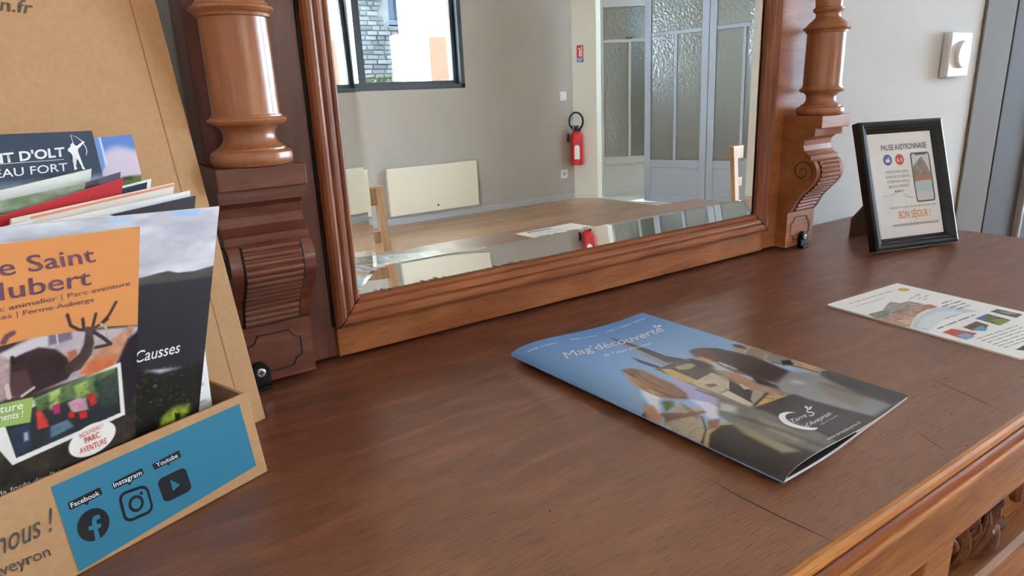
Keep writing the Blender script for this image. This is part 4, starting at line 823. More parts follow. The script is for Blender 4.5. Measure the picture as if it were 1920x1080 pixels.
Q = [(-0.0675,0.5068,0.2475),(0.026,0.5423,0.2451),(0.0304,0.5107,0.0375),(-0.0631,0.4753,0.04)]
t, S = leaflet('castle_leaflet', 'navy leaflet with a white archer and capital lettering at the back', Q, .0015, M_print)
I = Ink(230, 300, 100, 140, (52, 66, 84)); I.put(I.noise(14)*.18, (40, 50, 66)); I.poly([(0.0616,0.1489),(0.4418,0.1427),(0.5945,0.1416),(0.7673,0.1464),(1.0166,0.1414),(0.9629,0.2524),(0.0112,0.254)], (150, 168, 190), 5, (.3, 8))
Sx = S; Hs = np.linalg.norm(np.array(Q[3])-np.array(Q[0]))
kk = 1.0
I.sheet('printed_front', S, M_print, t)
text('title_lettering', 'SAINT D\'OLT', S, [(0.2564,0.0858),(0.7996,0.0737),(0.2625,0.059)], M_wink, t, .0005, .03)
text('title_lettering', 'CHÂTEAU FORT', S, [(0.1421,0.1269),(0.7946,0.1187),(0.1482,0.1028)], M_wink, t, .0005, .006)
b = Bm(); shape(b, S, [(0.3147,0.0839),(0.7873,0.0833),(0.7867,0.0847),(0.3139,0.0855)], .0005)
for q in ([(0.8485,0.0391),(0.8645,0.0352),(0.8732,0.0434),(0.8915,0.0469),(0.8821,0.0619),(0.8876,0.0877),(0.8793,0.0929),(0.8638,0.085),(0.8334,0.0966),(0.8423,0.0751),(0.8376,0.0659),(0.823,0.06),(0.825,0.0529),(0.8414,0.0479)], [(0.8873,0.0438),(0.9308,0.0312),(0.9362,0.035),(0.9164,0.0428),(0.888,0.0541)], [(0.8451,0.0752),(0.8655,0.0814),(0.8477,0.1081),(0.8526,0.1157),(0.8331,0.1192),(0.8368,0.0968)], [(0.8643,0.0839),(0.8879,0.087),(0.8927,0.11),(0.9016,0.1184),(0.8833,0.1188),(0.8788,0.1057)]): shape(b, S, q, .0005)
bw_ = [(0.8595,0.0105),(0.8933,0.0167),(0.9226,0.0302),(0.9379,0.0508),(0.939,0.0637),(0.9278,0.0763)]; bw2 = [(0.8637,0.0106),(0.8938,0.0186),(0.9187,0.0323),(0.9331,0.0518),(0.9339,0.0636),(0.9242,0.0761)]; shape(b, S, bw_+bw2[::-1], .0005)
shape(b, S, [(0.8595,0.0105),(0.863,0.0106),(0.8674,0.0378),(0.8633,0.0377)], .0005)
obj('archer_emblem', b, M_wink, t)
Q = [(-0.0423,0.5261,0.2387),(0.051,0.5622,0.2404),(0.056,0.527,0.0335),(-0.0372,0.4909,0.0317)]
t, S = leaflet('sky_leaflet', 'leaflet with a pink cloud on blue sky, rearmost beside the archer', Q, .0012, M_print)
I = Ink(170, 260, 100, 140, (104, 142, 206)); I.put(np.clip(1-I.V*1.6, 0, 1)*.5, (84, 120, 190)); cl_ = np.clip((I.noise(16)*1.2+I.V*2.4-1.05)*3, 0, 1)*(I.U > .62); 
for c_, a_, b_ in (([(0.8501,0.0887)], 9, 7), ([(0.8942,0.0815)], 8, 6), ([(0.7943,0.1048)], 9, 7), ([(0.9395,0.1059)], 10, 8), ([(0.8682,0.1173)], 16, 7), ([(0.996,0.0933)], 7, 5), ([(0.9804,0.1244)], 10, 8)): I.ell(c_[0], a_, b_, (212, 196, 206), 4, 0, .9)
I.poly([(0.7385,-0.0016),(0.777,-0.0018),(0.7675,0.0955),(0.7318,0.1202),(0.6797,0.1168)], (118, 150, 206), 1); I.line([(0.7761,0.0001),(0.7804,0.0885)], 1.2, (210, 224, 240)); I.poly([(0.7356,0.1281),(0.8735,0.1393),(0.9325,0.1365),(1.0033,0.1379),(0.957,0.2558),(0.6837,0.2325)], (96, 100, 44), 1.5, (.6, 3)); I.poly([(0.8665,0.1368),(0.9318,0.138),(0.9264,0.1488),(0.8608,0.1483)], (44, 50, 28), 1.2)
I.sheet('printed_front', S, M_print, t)

# ---------------------------------------------------------------- the magazine
MQ = [np.array(q, float) for q in [[0.342,0.52,0.0],[0.542,0.538,0.0],[0.555,0.241,0.0],[0.357,0.223,0.0]]]
def hump(u): u = np.clip(np.asarray(u, float), 0, 1); t = np.clip(u/.8, 0, 1); return .0033+.0037*(1-t)**3+.0285*t**.55*(1-t)**2
def SM(u, v, off=0):
    u = np.asarray(u, float); v = np.asarray(v, float); U = u[..., None]; V = v[..., None]
    P = (MQ[0]*(1-U)+MQ[1]*U)*(1-V)+(MQ[3]*(1-U)+MQ[2]*U)*V
    P = P.copy(); P[..., 2] += hump(u)+off; return P
mz = thing('magazine', 'glossy magazine with two long-haired women above rooftops on a sky blue cover', 'magazine', (.449, .382, 0))
def slab(zt, zb, u0_, u1_, v0_, v1_, n=44):
    b = Bm(); us = [lerp(u0_, u1_, k/(n-1)) for k in range(n)]; vs = []
    for v in (v0_, v1_):
        for fz in (zt, zb):
            for u in us: P = SM(u, v, 0); vs.append((P[0], P[1], fz(u)))
    fs = []
    for i in range(n-1): fs += [(i, i+1, 2*n+i+1, 2*n+i), (n+i, 3*n+i, 3*n+i+1, n+i+1), (i, n+i, n+i+1, i+1), (2*n+i, 2*n+i+1, 3*n+i+1, 3*n+i)]
    fs += [(0, 2*n, 3*n, n), (n-1, 2*n-1, 4*n-1, 3*n-1)]
    return b.add(vs, fs)
hz = lambda u: float(hump(u))
zb_ = lambda u: .0004+.0058*max(0, 1-u/.40)**1.6           # the lower pages rise to the fold
obj('upper_pages', slab(lambda u: hz(u)-.0003, lambda u: max(hz(u)-.0016, zb_(u)+.0008 if u > .03 else zb_(u)), .004, .994, .003, .997), M_paper, mz)
obj('lower_pages', slab(lambda u: zb_(u)+.0009, lambda u: zb_(u), .002, .996, .002, .998), M_paper, mz)
ins_ = mat('dark_inside_page', (36, 34, 36), .5)
obj('inside_page', slab(lambda u: zb_(u)+.00105, lambda u: zb_(u)+.00095, .02, .55, .004, .994), ins_, mz)
obj('inside_page', slab(lambda u: max(hz(u)-.00165, zb_(u)+.0012), lambda u: max(hz(u)-.0018, zb_(u)+.0011), .02, .55, .004, .994), ins_, mz)
obj('cover_sheet', slab(lambda u: hz(u), lambda u: hz(u)-.00028, 0, 1, 0, 1), M_cream, mz)
sp = Bm(); sp.add([tuple(SM(0, v, 0)*[1, 1, 0]+np.array([-.0006*math.sin(a*PI/6), 0, .0000+lerp(.0062, .0069, a/6)])) for v in (0, 1) for a in range(7)], [(a, a+1, 8+a, 7+a) for a in range(6)]); obj('spine_fold', sp, mat('sky_blue_fold', (92, 140, 196), .4), mz)
I = Ink(330, 490, 200, 297, (110, 160, 214))
g1 = np.clip(I.V*1.5, 0, 1); I.a = np.array((92, 148, 208))/255*(1-g1[..., None])+np.array((156, 186, 220))/255*g1[..., None]
I.put(np.clip(1-np.hypot(I.U-.62, (I.V-.5)*1.3)*1.9, 0, 1)*.45, (176, 200, 228))
ST1, ST2, RF, RF2, SH_ = (188, 172, 146), (146, 132, 112), (104, 98, 92), (78, 74, 74), (62, 58, 58)
# roofs and houses of the town
I.poly([(0.369,0.4132),(0.4651,0.4302),(0.6226,0.4176),(0.648,0.4906),(0.6467,0.6032),(0.6481,0.7478),(0.6348,0.87),(0.2485,0.957),(0.2464,0.841),(0.244,0.7115),(0.2811,0.6218),(0.3664,0.4997)], ST2, 1.5, (.3, 8))
I.poly([(0.9522,0.4341),(0.9869,0.4619),(1.0274,0.5205),(1.0218,0.5953),(1.0116,0.6681),(1.0157,0.725),(0.9865,0.7632),(0.9313,0.7614),(0.9229,0.7007),(0.9183,0.6281),(0.9017,0.5567),(0.8963,0.4764)], (176, 162, 140), 1, (.25, 6))
I.poly([(0.9522,0.4341),(0.9803,0.4631),(0.9505,0.5032),(0.937,0.4625)], (84, 78, 80), .8); I.poly([(0.9803,0.4903),(0.999,0.5421),(0.8861,0.5885),(0.8795,0.5174)], (156, 144, 130), .8); I.line([(1.0008,0.49),(0.86,0.5176)], 1, (214, 206, 192)); I.poly([(1.0032,0.563),(1.0181,0.643),(0.9133,0.6603),(0.8968,0.5904)], (150, 142, 132), .8); I.poly([(0.9445,0.6255),(0.9839,0.6408),(0.9484,0.6708),(0.8986,0.651)], (52, 48, 48), .8); I.poly([(1.0073,0.6844),(1.0157,0.725),(0.9549,0.7321),(0.9494,0.6946)], (206, 172, 118), 1); I.poly([(1.0157,0.725),(0.9951,0.7686),(0.9567,0.7665),(0.9549,0.7321)], (176, 160, 140), 1)
# big church: nave, spires
I.poly([(0.387,0.4206),(0.5444,0.4054),(0.6523,0.42),(0.636,0.4963),(0.5635,0.563),(0.4426,0.5734),(0.3987,0.5237),(0.3765,0.4608)], (92, 84, 76), 1.2, (.3, 5)); I.poly([(0.4005,0.4262),(0.4411,0.443),(0.4308,0.5476),(0.3815,0.5721),(0.3553,0.5056)], (206, 172, 116), 1.2); I.poly([(0.4832,0.4378),(0.5735,0.4426),(0.6009,0.4673),(0.5218,0.4775),(0.4652,0.4644)], (186, 164, 130), 1); I.poly([(0.6226,0.4176),(0.6658,0.4566),(0.6452,0.5126),(0.5744,0.5013),(0.5878,0.4611)], (70, 64, 62), 1.2)
I.poly([(0.5487,0.0981),(0.5583,0.1667),(0.5743,0.2385),(0.5704,0.3553),(0.6138,0.4133),(0.4999,0.4027),(0.4526,0.4063),(0.4774,0.3146),(0.5141,0.2145)], (70, 70, 80), .6); I.poly([(0.5387,0.158),(0.5291,0.2455),(0.5016,0.3793),(0.4999,0.4027),(0.4498,0.4052),(0.4781,0.3047)], (158, 156, 156), .6)
I.poly([(0.4056,0.2925),(0.4134,0.3425),(0.4242,0.4131),(0.3917,0.418),(0.3801,0.3528)], (66, 64, 72), .6)
I.poly([(0.3865,0.5539),(0.5661,0.5379),(0.5346,0.6134),(0.4779,0.6389),(0.3764,0.6537),(0.3683,0.5786)], (198, 184, 158), .7, (.2, 4)); I.poly([(0.5576,0.603),(0.5231,0.7075),(0.3907,0.7591),(0.442,0.6529)], (84, 78, 76), .8, (.15, 6)); I.line([(0.5661,0.5379),(0.553,0.6051),(0.4556,0.649)], 1.0, (226, 216, 196)); I.poly([(0.3805,0.6554),(0.4446,0.654),(0.405,0.7565),(0.3626,0.7609),(0.3734,0.6803)], (216, 204, 178), .8); I.poly([(0.4113,0.5846),(0.4629,0.5984),(0.4531,0.6144),(0.4037,0.6074)], (110, 98, 86), 1)
I.poly([(0.5465,0.6433),(0.6071,0.643),(0.5859,0.6777),(0.5549,0.6871),(0.5155,0.6751)], (190, 190, 184), .7); I.poly([(0.5859,0.6777),(0.5595,0.724),(0.401,0.7548),(0.4416,0.7277)], (176, 166, 148), .8); I.poly([(0.3907,0.7591),(0.5631,0.7295),(0.6279,0.7758),(0.5243,0.782),(0.3978,0.7794)], (196, 160, 110), 1, (.3, 4)); I.line([(0.3907,0.7591),(0.6014,0.7246),(0.6047,0.7645)], 2.4, (94, 76, 60), 1)
for p in ([(0.5695,0.7094),(0.5917,0.7354)], [(0.5404,0.7248),(0.5674,0.7504)], [(0.5113,0.7435),(0.5358,0.7655)]): I.line(p, .9, (84, 62, 50), .6)
# dark wall and ground
I.poly([(0.9722,0.7542),(1.0101,0.7691),(1.0157,1.0012),(-0.0047,1.0042),(-0.0035,0.6536),(0.0185,0.779),(0.1046,0.7634),(0.1478,0.7824),(0.3664,0.7659),(0.6279,0.7758),(0.7228,0.7877),(0.8982,0.7729)], (74, 68, 66), 1.5, (.16, 16)); I.poly([(0.0572,0.773),(0.1218,0.7684),(0.1721,0.8036),(0.1916,0.8872),(0.2564,1.0394),(-0.0047,1.0042),(-0.0064,0.7657)], (66, 62, 60), 2.5, (.14, 14)); I.line([(-0.0041,0.7931),(0.0419,0.7739),(0.1248,0.7702),(0.165,0.7876)], 4, (190, 164, 122), 2)
I.poly([(0.318,0.8737),(0.4616,0.9961),(0.2725,1.0343),(0.2485,0.957)], (60, 55, 55), 6)
# foreground roof with stone slates
I.poly([(-0.0067,0.6588),(0.1621,0.6265),(0.137,0.6722),(0.0849,0.7497),(0.0185,0.779),(-0.0068,0.7724),(-0.0107,0.7345)], (178, 166, 142), 1, (.28, 3)); I.poly([(0.1621,0.6265),(0.1525,0.6643),(0.1273,0.7155),(0.0918,0.7159),(0.1243,0.6644)], (146, 134, 116), 1.2, (.2, 4)); I.poly([(-0.0148,0.5774),(0.0302,0.5895),(-0.011,0.6284),(-0.0035,0.6536),(-0.0042,0.6246)], (84, 110, 66), 2, (.4, 4)); I.poly([(0.1136,0.5885),(0.1544,0.6044),(0.1222,0.629),(0.0587,0.6337)], (96, 116, 72), 2.5, (.4, 4)); I.line([(0.1273,0.7155),(0.061,0.7613),(0.0064,0.7784)], 1.6, (96, 84, 72), 1); I.poly([(0.1142,0.7388),(0.1666,0.7542),(0.1028,0.7773),(0.066,0.7654)], (150, 112, 92), 2)
# second woman (right): dark hair, arm, pale trousers
I.poly([(0.7294,0.3719),(0.7992,0.3822),(0.8577,0.4251),(0.864,0.474),(0.8983,0.542),(0.8731,0.6232),(0.8643,0.6863),(0.6939,0.7162),(0.6765,0.6509),(0.6616,0.589),(0.7049,0.4969),(0.6743,0.461),(0.6853,0.4122)], (68, 58, 54), 5, (.3, 5)); I.poly([(0.7155,0.3772),(0.7783,0.3744),(0.8189,0.4083),(0.7793,0.4663),(0.7238,0.4881),(0.6743,0.461),(0.6816,0.4228)], (112, 78, 58), 5, (.4, 4)); I.poly([(0.698,0.4191),(0.7072,0.4493),(0.7116,0.4812),(0.6641,0.487),(0.6574,0.4522)], (206, 152, 122), 2); I.poly([(0.6808,0.479),(0.7258,0.5038),(0.7076,0.5687),(0.6371,0.5765),(0.6139,0.5314)], (190, 200, 196), 2, (.15, 5)); I.poly([(0.639,0.5439),(0.6581,0.5827),(0.6204,0.6742),(0.6187,0.7523),(0.5891,0.7569),(0.5513,0.6814),(0.5824,0.5933)], (190, 144, 118), 3); I.poly([(0.6835,0.5556),(0.6833,0.6331),(0.7081,0.7035),(0.6687,0.719),(0.6369,0.6452)], (196, 206, 200), 2.4); I.poly([(0.6867,0.6241),(0.6797,0.7147),(0.6513,0.7397),(0.6316,0.6695)], (52, 46, 46), 2)
I.poly([(0.694,0.702),(0.8643,0.6863),(0.9211,0.7441),(0.9176,0.8267),(0.8863,0.9249),(0.9104,0.9946),(0.7035,0.9903),(0.6722,0.9066),(0.6531,0.8257),(0.6558,0.7517)], (150, 152, 152), 4, (.14, 9)); I.poly([(0.8413,0.7791),(0.9068,0.8302),(0.866,0.9309),(0.7279,0.9368),(0.7523,0.8428)], (142, 132, 118), 6); I.poly([(0.7782,0.7191),(0.81,0.7492),(0.7816,0.7665),(0.7507,0.74)], (206, 202, 192), 3); I.line([(0.848,0.8037),(0.8503,0.8741),(0.8811,0.9854)], 3, (104, 98, 92), 2.5); I.poly([(0.9911,0.7616),(1.0157,1.0012),(0.8613,0.9909),(0.8668,0.8939),(0.9084,0.7898)], (70, 65, 64), 3); I.line([(0.896,0.614),(0.9411,0.694),(0.9455,0.7703)], 2.2, (116, 78, 64), 1.6)
# first woman (left): long brown hair, lilac top, white sleeve
I.poly([(0.3186,0.5005),(0.3657,0.5246),(0.3463,0.6124),(0.3286,0.6794),(0.2624,0.7029),(0.2427,0.6409),(0.1695,0.6039)], (176, 168, 206), 2.4); I.poly([(0.1439,0.4957),(0.1332,0.5464),(0.0796,0.5997),(0.0251,0.6338),(0.0628,0.5862),(0.0817,0.5481)], (226, 228, 236), 2); I.poly([(0.2324,0.3651),(0.2847,0.3731),(0.3108,0.4113),(0.2975,0.4705),(0.2932,0.5304),(0.2516,0.5991),(0.2128,0.6264),(0.1763,0.6003),(0.1388,0.559),(0.1474,0.4978),(0.1805,0.4359)], (112, 78, 56), 5, (.5, 3)); I.poly([(0.2384,0.401),(0.2679,0.4361),(0.2486,0.5303),(0.2176,0.6014),(0.1837,0.5656),(0.1866,0.4998)], (164, 118, 82), 6, (.5, 2)); I.poly([(0.2255,0.3729),(0.2104,0.4091),(0.1461,0.5067),(0.1388,0.559),(0.1199,0.538),(0.1539,0.4519)], (184, 140, 108), 5)
for q, c in (([(0.2283,0.4071),(0.1762,0.5139),(0.1837,0.5656)], (86, 58, 44)), ([(0.2826,0.4101),(0.2623,0.5066),(0.2176,0.6014)], (190, 146, 110)), ([(0.215,0.4326),(0.1662,0.5277),(0.1679,0.5664)], (196, 150, 116)), ([(0.2848,0.4436),(0.2468,0.5393),(0.2198,0.6153)], (84, 58, 46)), ([(0.2506,0.3847),(0.2275,0.4596),(0.1881,0.5395)], (150, 106, 76))): I.line(q, 2.2, c, 2)
I.poly([(0.1371,0.4955),(0.159,0.5237),(0.1378,0.5712),(0.0739,0.5953),(0.0574,0.5816),(0.0894,0.5356)], (228, 230, 238), 2)
I.poly([(0.0441,0.566),(0.0628,0.5862),(0.0273,0.6363),(-0.0006,0.6505),(-0.0216,0.6454),(-0.004,0.6129)], (188, 144, 122), 3); I.poly([(0.0428,0.6276),(0.1029,0.6754),(0.1769,0.6947),(0.1743,0.7099),(0.1002,0.6979),(0.0098,0.6605)], (124, 96, 82), 2.4); I.poly([(0.2202,0.63),(0.2602,0.6758),(0.2514,0.715),(0.16,0.7505),(0.1356,0.7285),(0.1935,0.6866)], (222, 220, 232), 2.2); I.poly([(0.1754,0.6599),(0.1769,0.6947),(0.1498,0.7045),(0.1423,0.6837)], (208, 160, 136), 2); I.line([(0.332,0.5966),(0.3366,0.6828),(0.3473,0.7405)], 2.4, (112, 84, 78), 2)
I.poly([(0.3206,0.6759),(0.3539,0.7171),(0.3775,0.7877),(0.3919,0.906),(0.3583,1.0069),(0.2183,1.021),(0.1939,0.9436),(0.1687,0.8607),(0.1694,0.7791),(0.192,0.7357)], (122, 122, 112), 5, (.25, 8)); I.poly([(0.2987,0.6931),(0.3217,0.7381),(0.2575,0.7595),(0.2334,0.7233)], (196, 200, 190), 4); I.poly([(0.3038,0.8049),(0.318,0.8737),(0.2787,0.9574),(0.2222,0.9443),(0.2332,0.8646)], (160, 154, 134), 6); I.line([(0.2452,0.7781),(0.2731,0.8908),(0.2771,0.9907)], 3, (72, 68, 66), 3); I.poly([(0.1772,0.7756),(0.1839,0.8544),(0.1743,0.9727),(0.115,0.9513),(0.1321,0.8398)], (160, 150, 128), 6)
for q, r in (([(0.2606,0.3327),(0.338,0.3775),(0.3271,0.5042),(0.3011,0.6119),(0.2066,0.6588),(0.1116,0.6048),(0.0804,0.5289),(0.1506,0.4193)], 1.6), ([(0.1572,0.4838),(0.142,0.5882),(0.1727,0.6756),(0.2967,0.7011),(0.1576,0.7649),(-0.0067,0.6695),(-0.0568,0.6469),(0.0547,0.544)], 1.2), ([(0.7699,0.342),(0.8807,0.4665),(0.8939,0.6824),(0.6952,0.8108),(0.5891,0.7569),(0.5593,0.6038),(0.6278,0.4324)], 1.3), ([(0.3409,0.6665),(0.3978,0.7794),(0.3583,1.0069),(0.2059,1.0147),(0.1341,0.8266)], 2.2), ([(0.785,0.6805),(0.9211,0.7441),(0.9372,0.9931),(0.7035,0.9903),(0.6531,0.8257)], 2.2)): I.blur(q, r)
rr_ = random.Random(5)
def strands(A, B, cols, n, wd):
    A = cr(A, 6); B = cr(B, 6)
    for k in range(n):
        f = rr_.random(); t0 = int(len(A)*rr_.random()*.5); t1 = min(len(A), t0+4+int(len(A)*rr_.uniform(.3, .7)))
        I.line([tuple(np.array(A[t])*(1-f)+np.array(B[t])*f) for t in range(t0, t1)], wd*rr_.uniform(.5, 1.3), rr_.choice(cols), 1.0, .6)
strands([(0.2461,0.3648),(0.3154,0.3908),(0.3083,0.4645),(0.2973,0.5363),(0.2552,0.6063)], [(0.2232,0.3762),(0.1736,0.4487),(0.1333,0.5182),(0.1345,0.5692),(0.1625,0.6)], [(86, 60, 46), (150, 106, 74), (190, 146, 108), (120, 84, 60), (206, 164, 128)], 46, 1.1)
strands([(0.7335,0.3717),(0.8309,0.4025),(0.8795,0.484),(0.8864,0.579),(0.8527,0.6835)], [(0.7188,0.4306),(0.6879,0.4924),(0.6581,0.5827),(0.6765,0.6509),(0.6901,0.7141)], [(52, 44, 44), (84, 72, 66), (66, 58, 56), (104, 84, 70)], 34, 1.2)
I.line([(0.0439,0.5692),(-0.0025,0.6158),(-0.0195,0.642)], 5, (188, 146, 124), 2.5, .8); I.line([(0.0377,0.6341),(0.0934,0.6802),(0.1674,0.7028)], 3.4, (136, 104, 88), 2, .7)
I.scribble([(0.0501,0.0474),(0.2443,0.0531)][0], [(0.0501,0.0474),(0.2443,0.0531)][1], 2.6, (225, 235, 245)); I.scribble([(0.3368,0.0527),(0.5092,0.0691)][0], [(0.3368,0.0527),(0.5092,0.0691)][1], 2.6, (225, 235, 245)); I.scribble([(0.6043,0.0564),(0.9356,0.0494)][0], [(0.6043,0.0564),(0.9356,0.0494)][1], 2.6, (225, 235, 245))
I.sheet('printed_cover', SM, M_mag, mz, .0001)
text('title_lettering', "Mag'découverte", SM, [(0.1262,0.1909),(0.8573,0.1902),(0.1593,0.1411)], M_wink, mz, .0004)
text('small_lettering', "de 7 mois d'Aveyron", SM, [(0.2946,0.2493),(0.65,0.2501),(0.3128,0.2294)], M_wink, mz, .0004)
for q in ([(0.8544,0.1503),(0.8651,0.1315),(0.8864,0.1258),(0.8701,0.1477)], [(0.8631,0.1496),(0.8949,0.1379),(0.916,0.1452),(0.891,0.1549)], [(0.5437,0.8607),(0.5566,0.8461),(0.5779,0.8423),(0.5676,0.8547)], [(0.5494,0.8599),(0.5826,0.8532),(0.5937,0.8568),(0.5683,0.8619)]): b = Bm(); shape(b, SM, q, .0004); obj('emblem_petal', b, M_wink, mz)
crs_o = [(0.4789,0.8517),(0.4506,0.8359),(0.4095,0.8314),(0.3696,0.8417),(0.3366,0.8666),(0.3324,0.8922),(0.3466,0.9163),(0.3756,0.9349),(0.4089,0.9361)]; crs_i = [(0.4095,0.9319),(0.3836,0.9206),(0.3657,0.8977),(0.3685,0.8728),(0.39,0.8537),(0.4231,0.8438),(0.4558,0.8465),(0.4789,0.8517)]
b = Bm(); shape(b, SM, cr(crs_o)+cr(crs_i), .0004); obj('emblem_crescent', b, M_wink, mz)
text('logo_lettering', 'Terre', SM, [(0.3621,0.8824),(0.4783,0.8826),(0.386,0.8663)], M_wink, mz, .0004, .008)
text('logo_lettering', 'S', SM, [(0.4834,0.888),(0.5255,0.8891),(0.5304,0.858)], M_wink, mz, .0004, .0)
text('logo_lettering', "d'Aveyron", SM, [(0.3691,0.9188),(0.5808,0.9148),(0.3913,0.9027)], M_wink, mz, .0004, .008)
text('small_lettering', 'Office de Tourisme', SM, [(0.4431,0.9314),(0.5891,0.9286),(0.4499,0.9268)], M_wink, mz, .0004)
text('small_lettering', 'www.terresdaveyron.fr', SM, [(0.3362,0.9861),(0.6042,0.9869),(0.3482,0.9761)], M_wink, mz, .0004, .004)

# ---------------------------------------------------------------- the card lying at the right
LQ = [(0.7303,0.4217,0.002),(0.8766,0.4139,0.002),(0.8599,0.2096,0.002),(0.7136,0.2174,0.002)]
SL = quadS(LQ)
lf = thing('information_card', 'white printed card with small photos lying flat before the photo frame', 'leaflet', (.80, .32, 0))
def rcorner(S, off, r=.02): return [tuple(S(u, v, off)) for u, v in rq([(0, 0), (1, 0), (1, 1), (0, 1)], r, 4)]
b = Bm(); a_ = rcorner(SL, 0); c_ = rcorner(SL, -.0006); n_ = len(a_); b.add(a_+c_, [tuple(range(n_)), tuple(range(n_, 2*n_))[::-1]]+[(i, n_+i, n_+(i+1) % n_, (i+1) % n_) for i in range(n_)]); obj('front_leaf', b, M_paper, lf)
b = Bm(); a_ = rcorner(SL, -.0009); c_ = rcorner(SL, -.0019); b.add(a_+c_, [tuple(range(n_)), tuple(range(n_, 2*n_))[::-1]]+[(i, n_+i, n_+(i+1) % n_, (i+1) % n_) for i in range(n_)]); obj('back_leaf', b, M_cream, lf)
I = Ink(300, 420, 147, 206, (248, 247, 243))
I.scribble(*[(0.1539,0.0688),(0.7692,0.0741)], 1.5, (110, 110, 112)); I.scribble(*[(0.1402,0.1205),(0.5271,0.1256)], 1.3, (130, 128, 124))
I.ell([(0.8556,0.1013)][0], 8.2, 5.6, (206, 160, 72), .6); I.ell([(0.8556,0.1013)][0], 5, 3.2, (222, 184, 104), 1.5)
I.poly([(0.0376,0.2414),(0.1901,0.252),(0.411,0.1959),(0.4651,0.1861),(0.4792,0.2331),(0.5886,0.2404),(0.6078,0.3162),(0.5602,0.3286),(0.4537,0.3457),(0.2868,0.3756),(0.1469,0.3468),(-0.0157,0.3166)], (166, 158, 152), 2, (.8, 2.5)); I.poly([(0.0376,0.2414),(0.2092,0.2501),(0.2433,0.2807),(0.1318,0.3156),(-0.0041,0.3115)], (128, 138, 120), 2, (.6, 3))
I.poly([(-0.0027,0.3235),(0.171,0.3367),(0.3359,0.3308),(0.5602,0.3286),(0.6129,0.395),(0.4803,0.3847),(0.3258,0.3967),(0.1782,0.4316),(0.0126,0.4837),(-0.0201,0.3807)], (190, 146, 130), 1.5, (.5, 3)); I.poly([(0.0653,0.3934),(0.2376,0.3956),(0.239,0.4192),(0.0433,0.4684)], (206, 186, 140), 2.5, (.4, 4)); I.poly([(0.5737,0.3233),(0.6399,0.3414),(0.6264,0.3898),(0.5396,0.3923),(0.5079,0.3554)], (184, 126, 110), 1.4, (.3, 3)); I.poly([(0.1804,0.2947),(0.4066,0.2955),(0.4138,0.3242),(0.2215,0.3405)], (150, 130, 122), 3, (.6, 3))
I.poly([(0.0126,0.4837),(0.1782,0.4316),(0.3388,0.4037),(0.5396,0.3923),(0.6529,0.4043),(0.7257,0.4438),(0.7534,0.5565),(0.5646,0.5253),(0.3869,0.5211),(0.2101,0.5359),(0.0367,0.5686)], (206, 220, 224), 2.5); I.poly([(0.0644,0.5007),(0.2533,0.4494),(0.4872,0.4365),(0.624,0.4865),(0.6357,0.5402),(0.4877,0.507),(0.2762,0.5281),(0.0712,0.5665)], (228, 234, 234), 3); I.line([(0.0189,0.487),(0.1846,0.435),(0.3453,0.4072),(0.5343,0.3944),(0.6529,0.4043)], 1.6, (238, 232, 214), .8)
for (a, b_) in ([(0.6516,0.2213),(0.8744,0.2049)], [(0.6998,0.2477),(0.8623,0.2491)], [(0.7056,0.2778),(0.7761,0.276)]): I.scribble(a, b_, 1.8, (92, 100, 150), .5)
for (a, b_) in ([(0.736,0.3732),(0.8679,0.38)], [(0.6563,0.4061),(0.9073,0.4147)], [(0.6665,0.4414),(0.882,0.4477)], [(0.6772,0.4791),(0.8601,0.4792)]): I.scribble(a, b_, 2.5, (86, 88, 94), .75)
I.scribble(*[(0.382,0.5229),(0.571,0.5288)], 1.5, (120, 120, 124)); I.scribble(*[(0.1305,0.5774),(0.6553,0.5788)], 2.4, (92, 98, 112), .75)
for q, c, tx in (([(0.8137,0.601),(0.919,0.6028),(0.9327,0.7235),(0.8092,0.7297)], (92, 92, 88), .8), ([(0.5624,0.6107),(0.7439,0.6102),(0.7311,0.7277),(0.5438,0.7349)], (104, 108, 72), .8), ([(0.3061,0.6397),(0.5083,0.6347),(0.4949,0.6983),(0.3459,0.7322),(0.2851,0.69)], (112, 84, 62), .8), ([(0.0863,0.6189),(0.2147,0.6181),(0.2581,0.7255),(0.0669,0.74)], (196, 84, 60), .5)): I.poly(q, c, .6, (tx, 3))
for q, c in (([(0.5624,0.6107),(0.7439,0.6102),(0.5568,0.6563)], (92, 112, 176)), ([(0.2966,0.686),(0.4509,0.6812),(0.4048,0.723),(0.3412,0.7338)], (90, 170, 204)), ([(0.1,0.6812),(0.2094,0.6899),(0.1747,0.7437),(0.0669,0.74)], (130, 180, 212)), ([(0.6194,0.6678),(0.7074,0.6929),(0.6992,0.7324),(0.5548,0.7365)], (146, 152, 70)), ([(0.8691,0.619),(0.9181,0.6692),(0.9138,0.7134),(0.8517,0.6684)], (170, 168, 166))): I.poly(q, c, 1.2)
for (a, b_) in ([(0.1472,0.7634),(0.6521,0.7883)], [(0.1274,0.7903),(0.6341,0.814)], [(0.1244,0.8163),(0.6272,0.8411)], [(0.1172,0.8432),(0.6132,0.8698)], [(0.1164,0.8678),(0.6042,0.8967)], [(0.1086,0.8918),(0.5895,0.9201)]): I.scribble(a, b_, 1.7, (128, 132, 140), .65)
I.poly([(0.1374,0.9346),(0.2735,0.9304),(0.5658,0.9269),(0.548,0.9554),(0.1768,0.9756)], (60, 62, 74), .6)
I.sheet('printed_face', SL, M_print, lf, .0001)

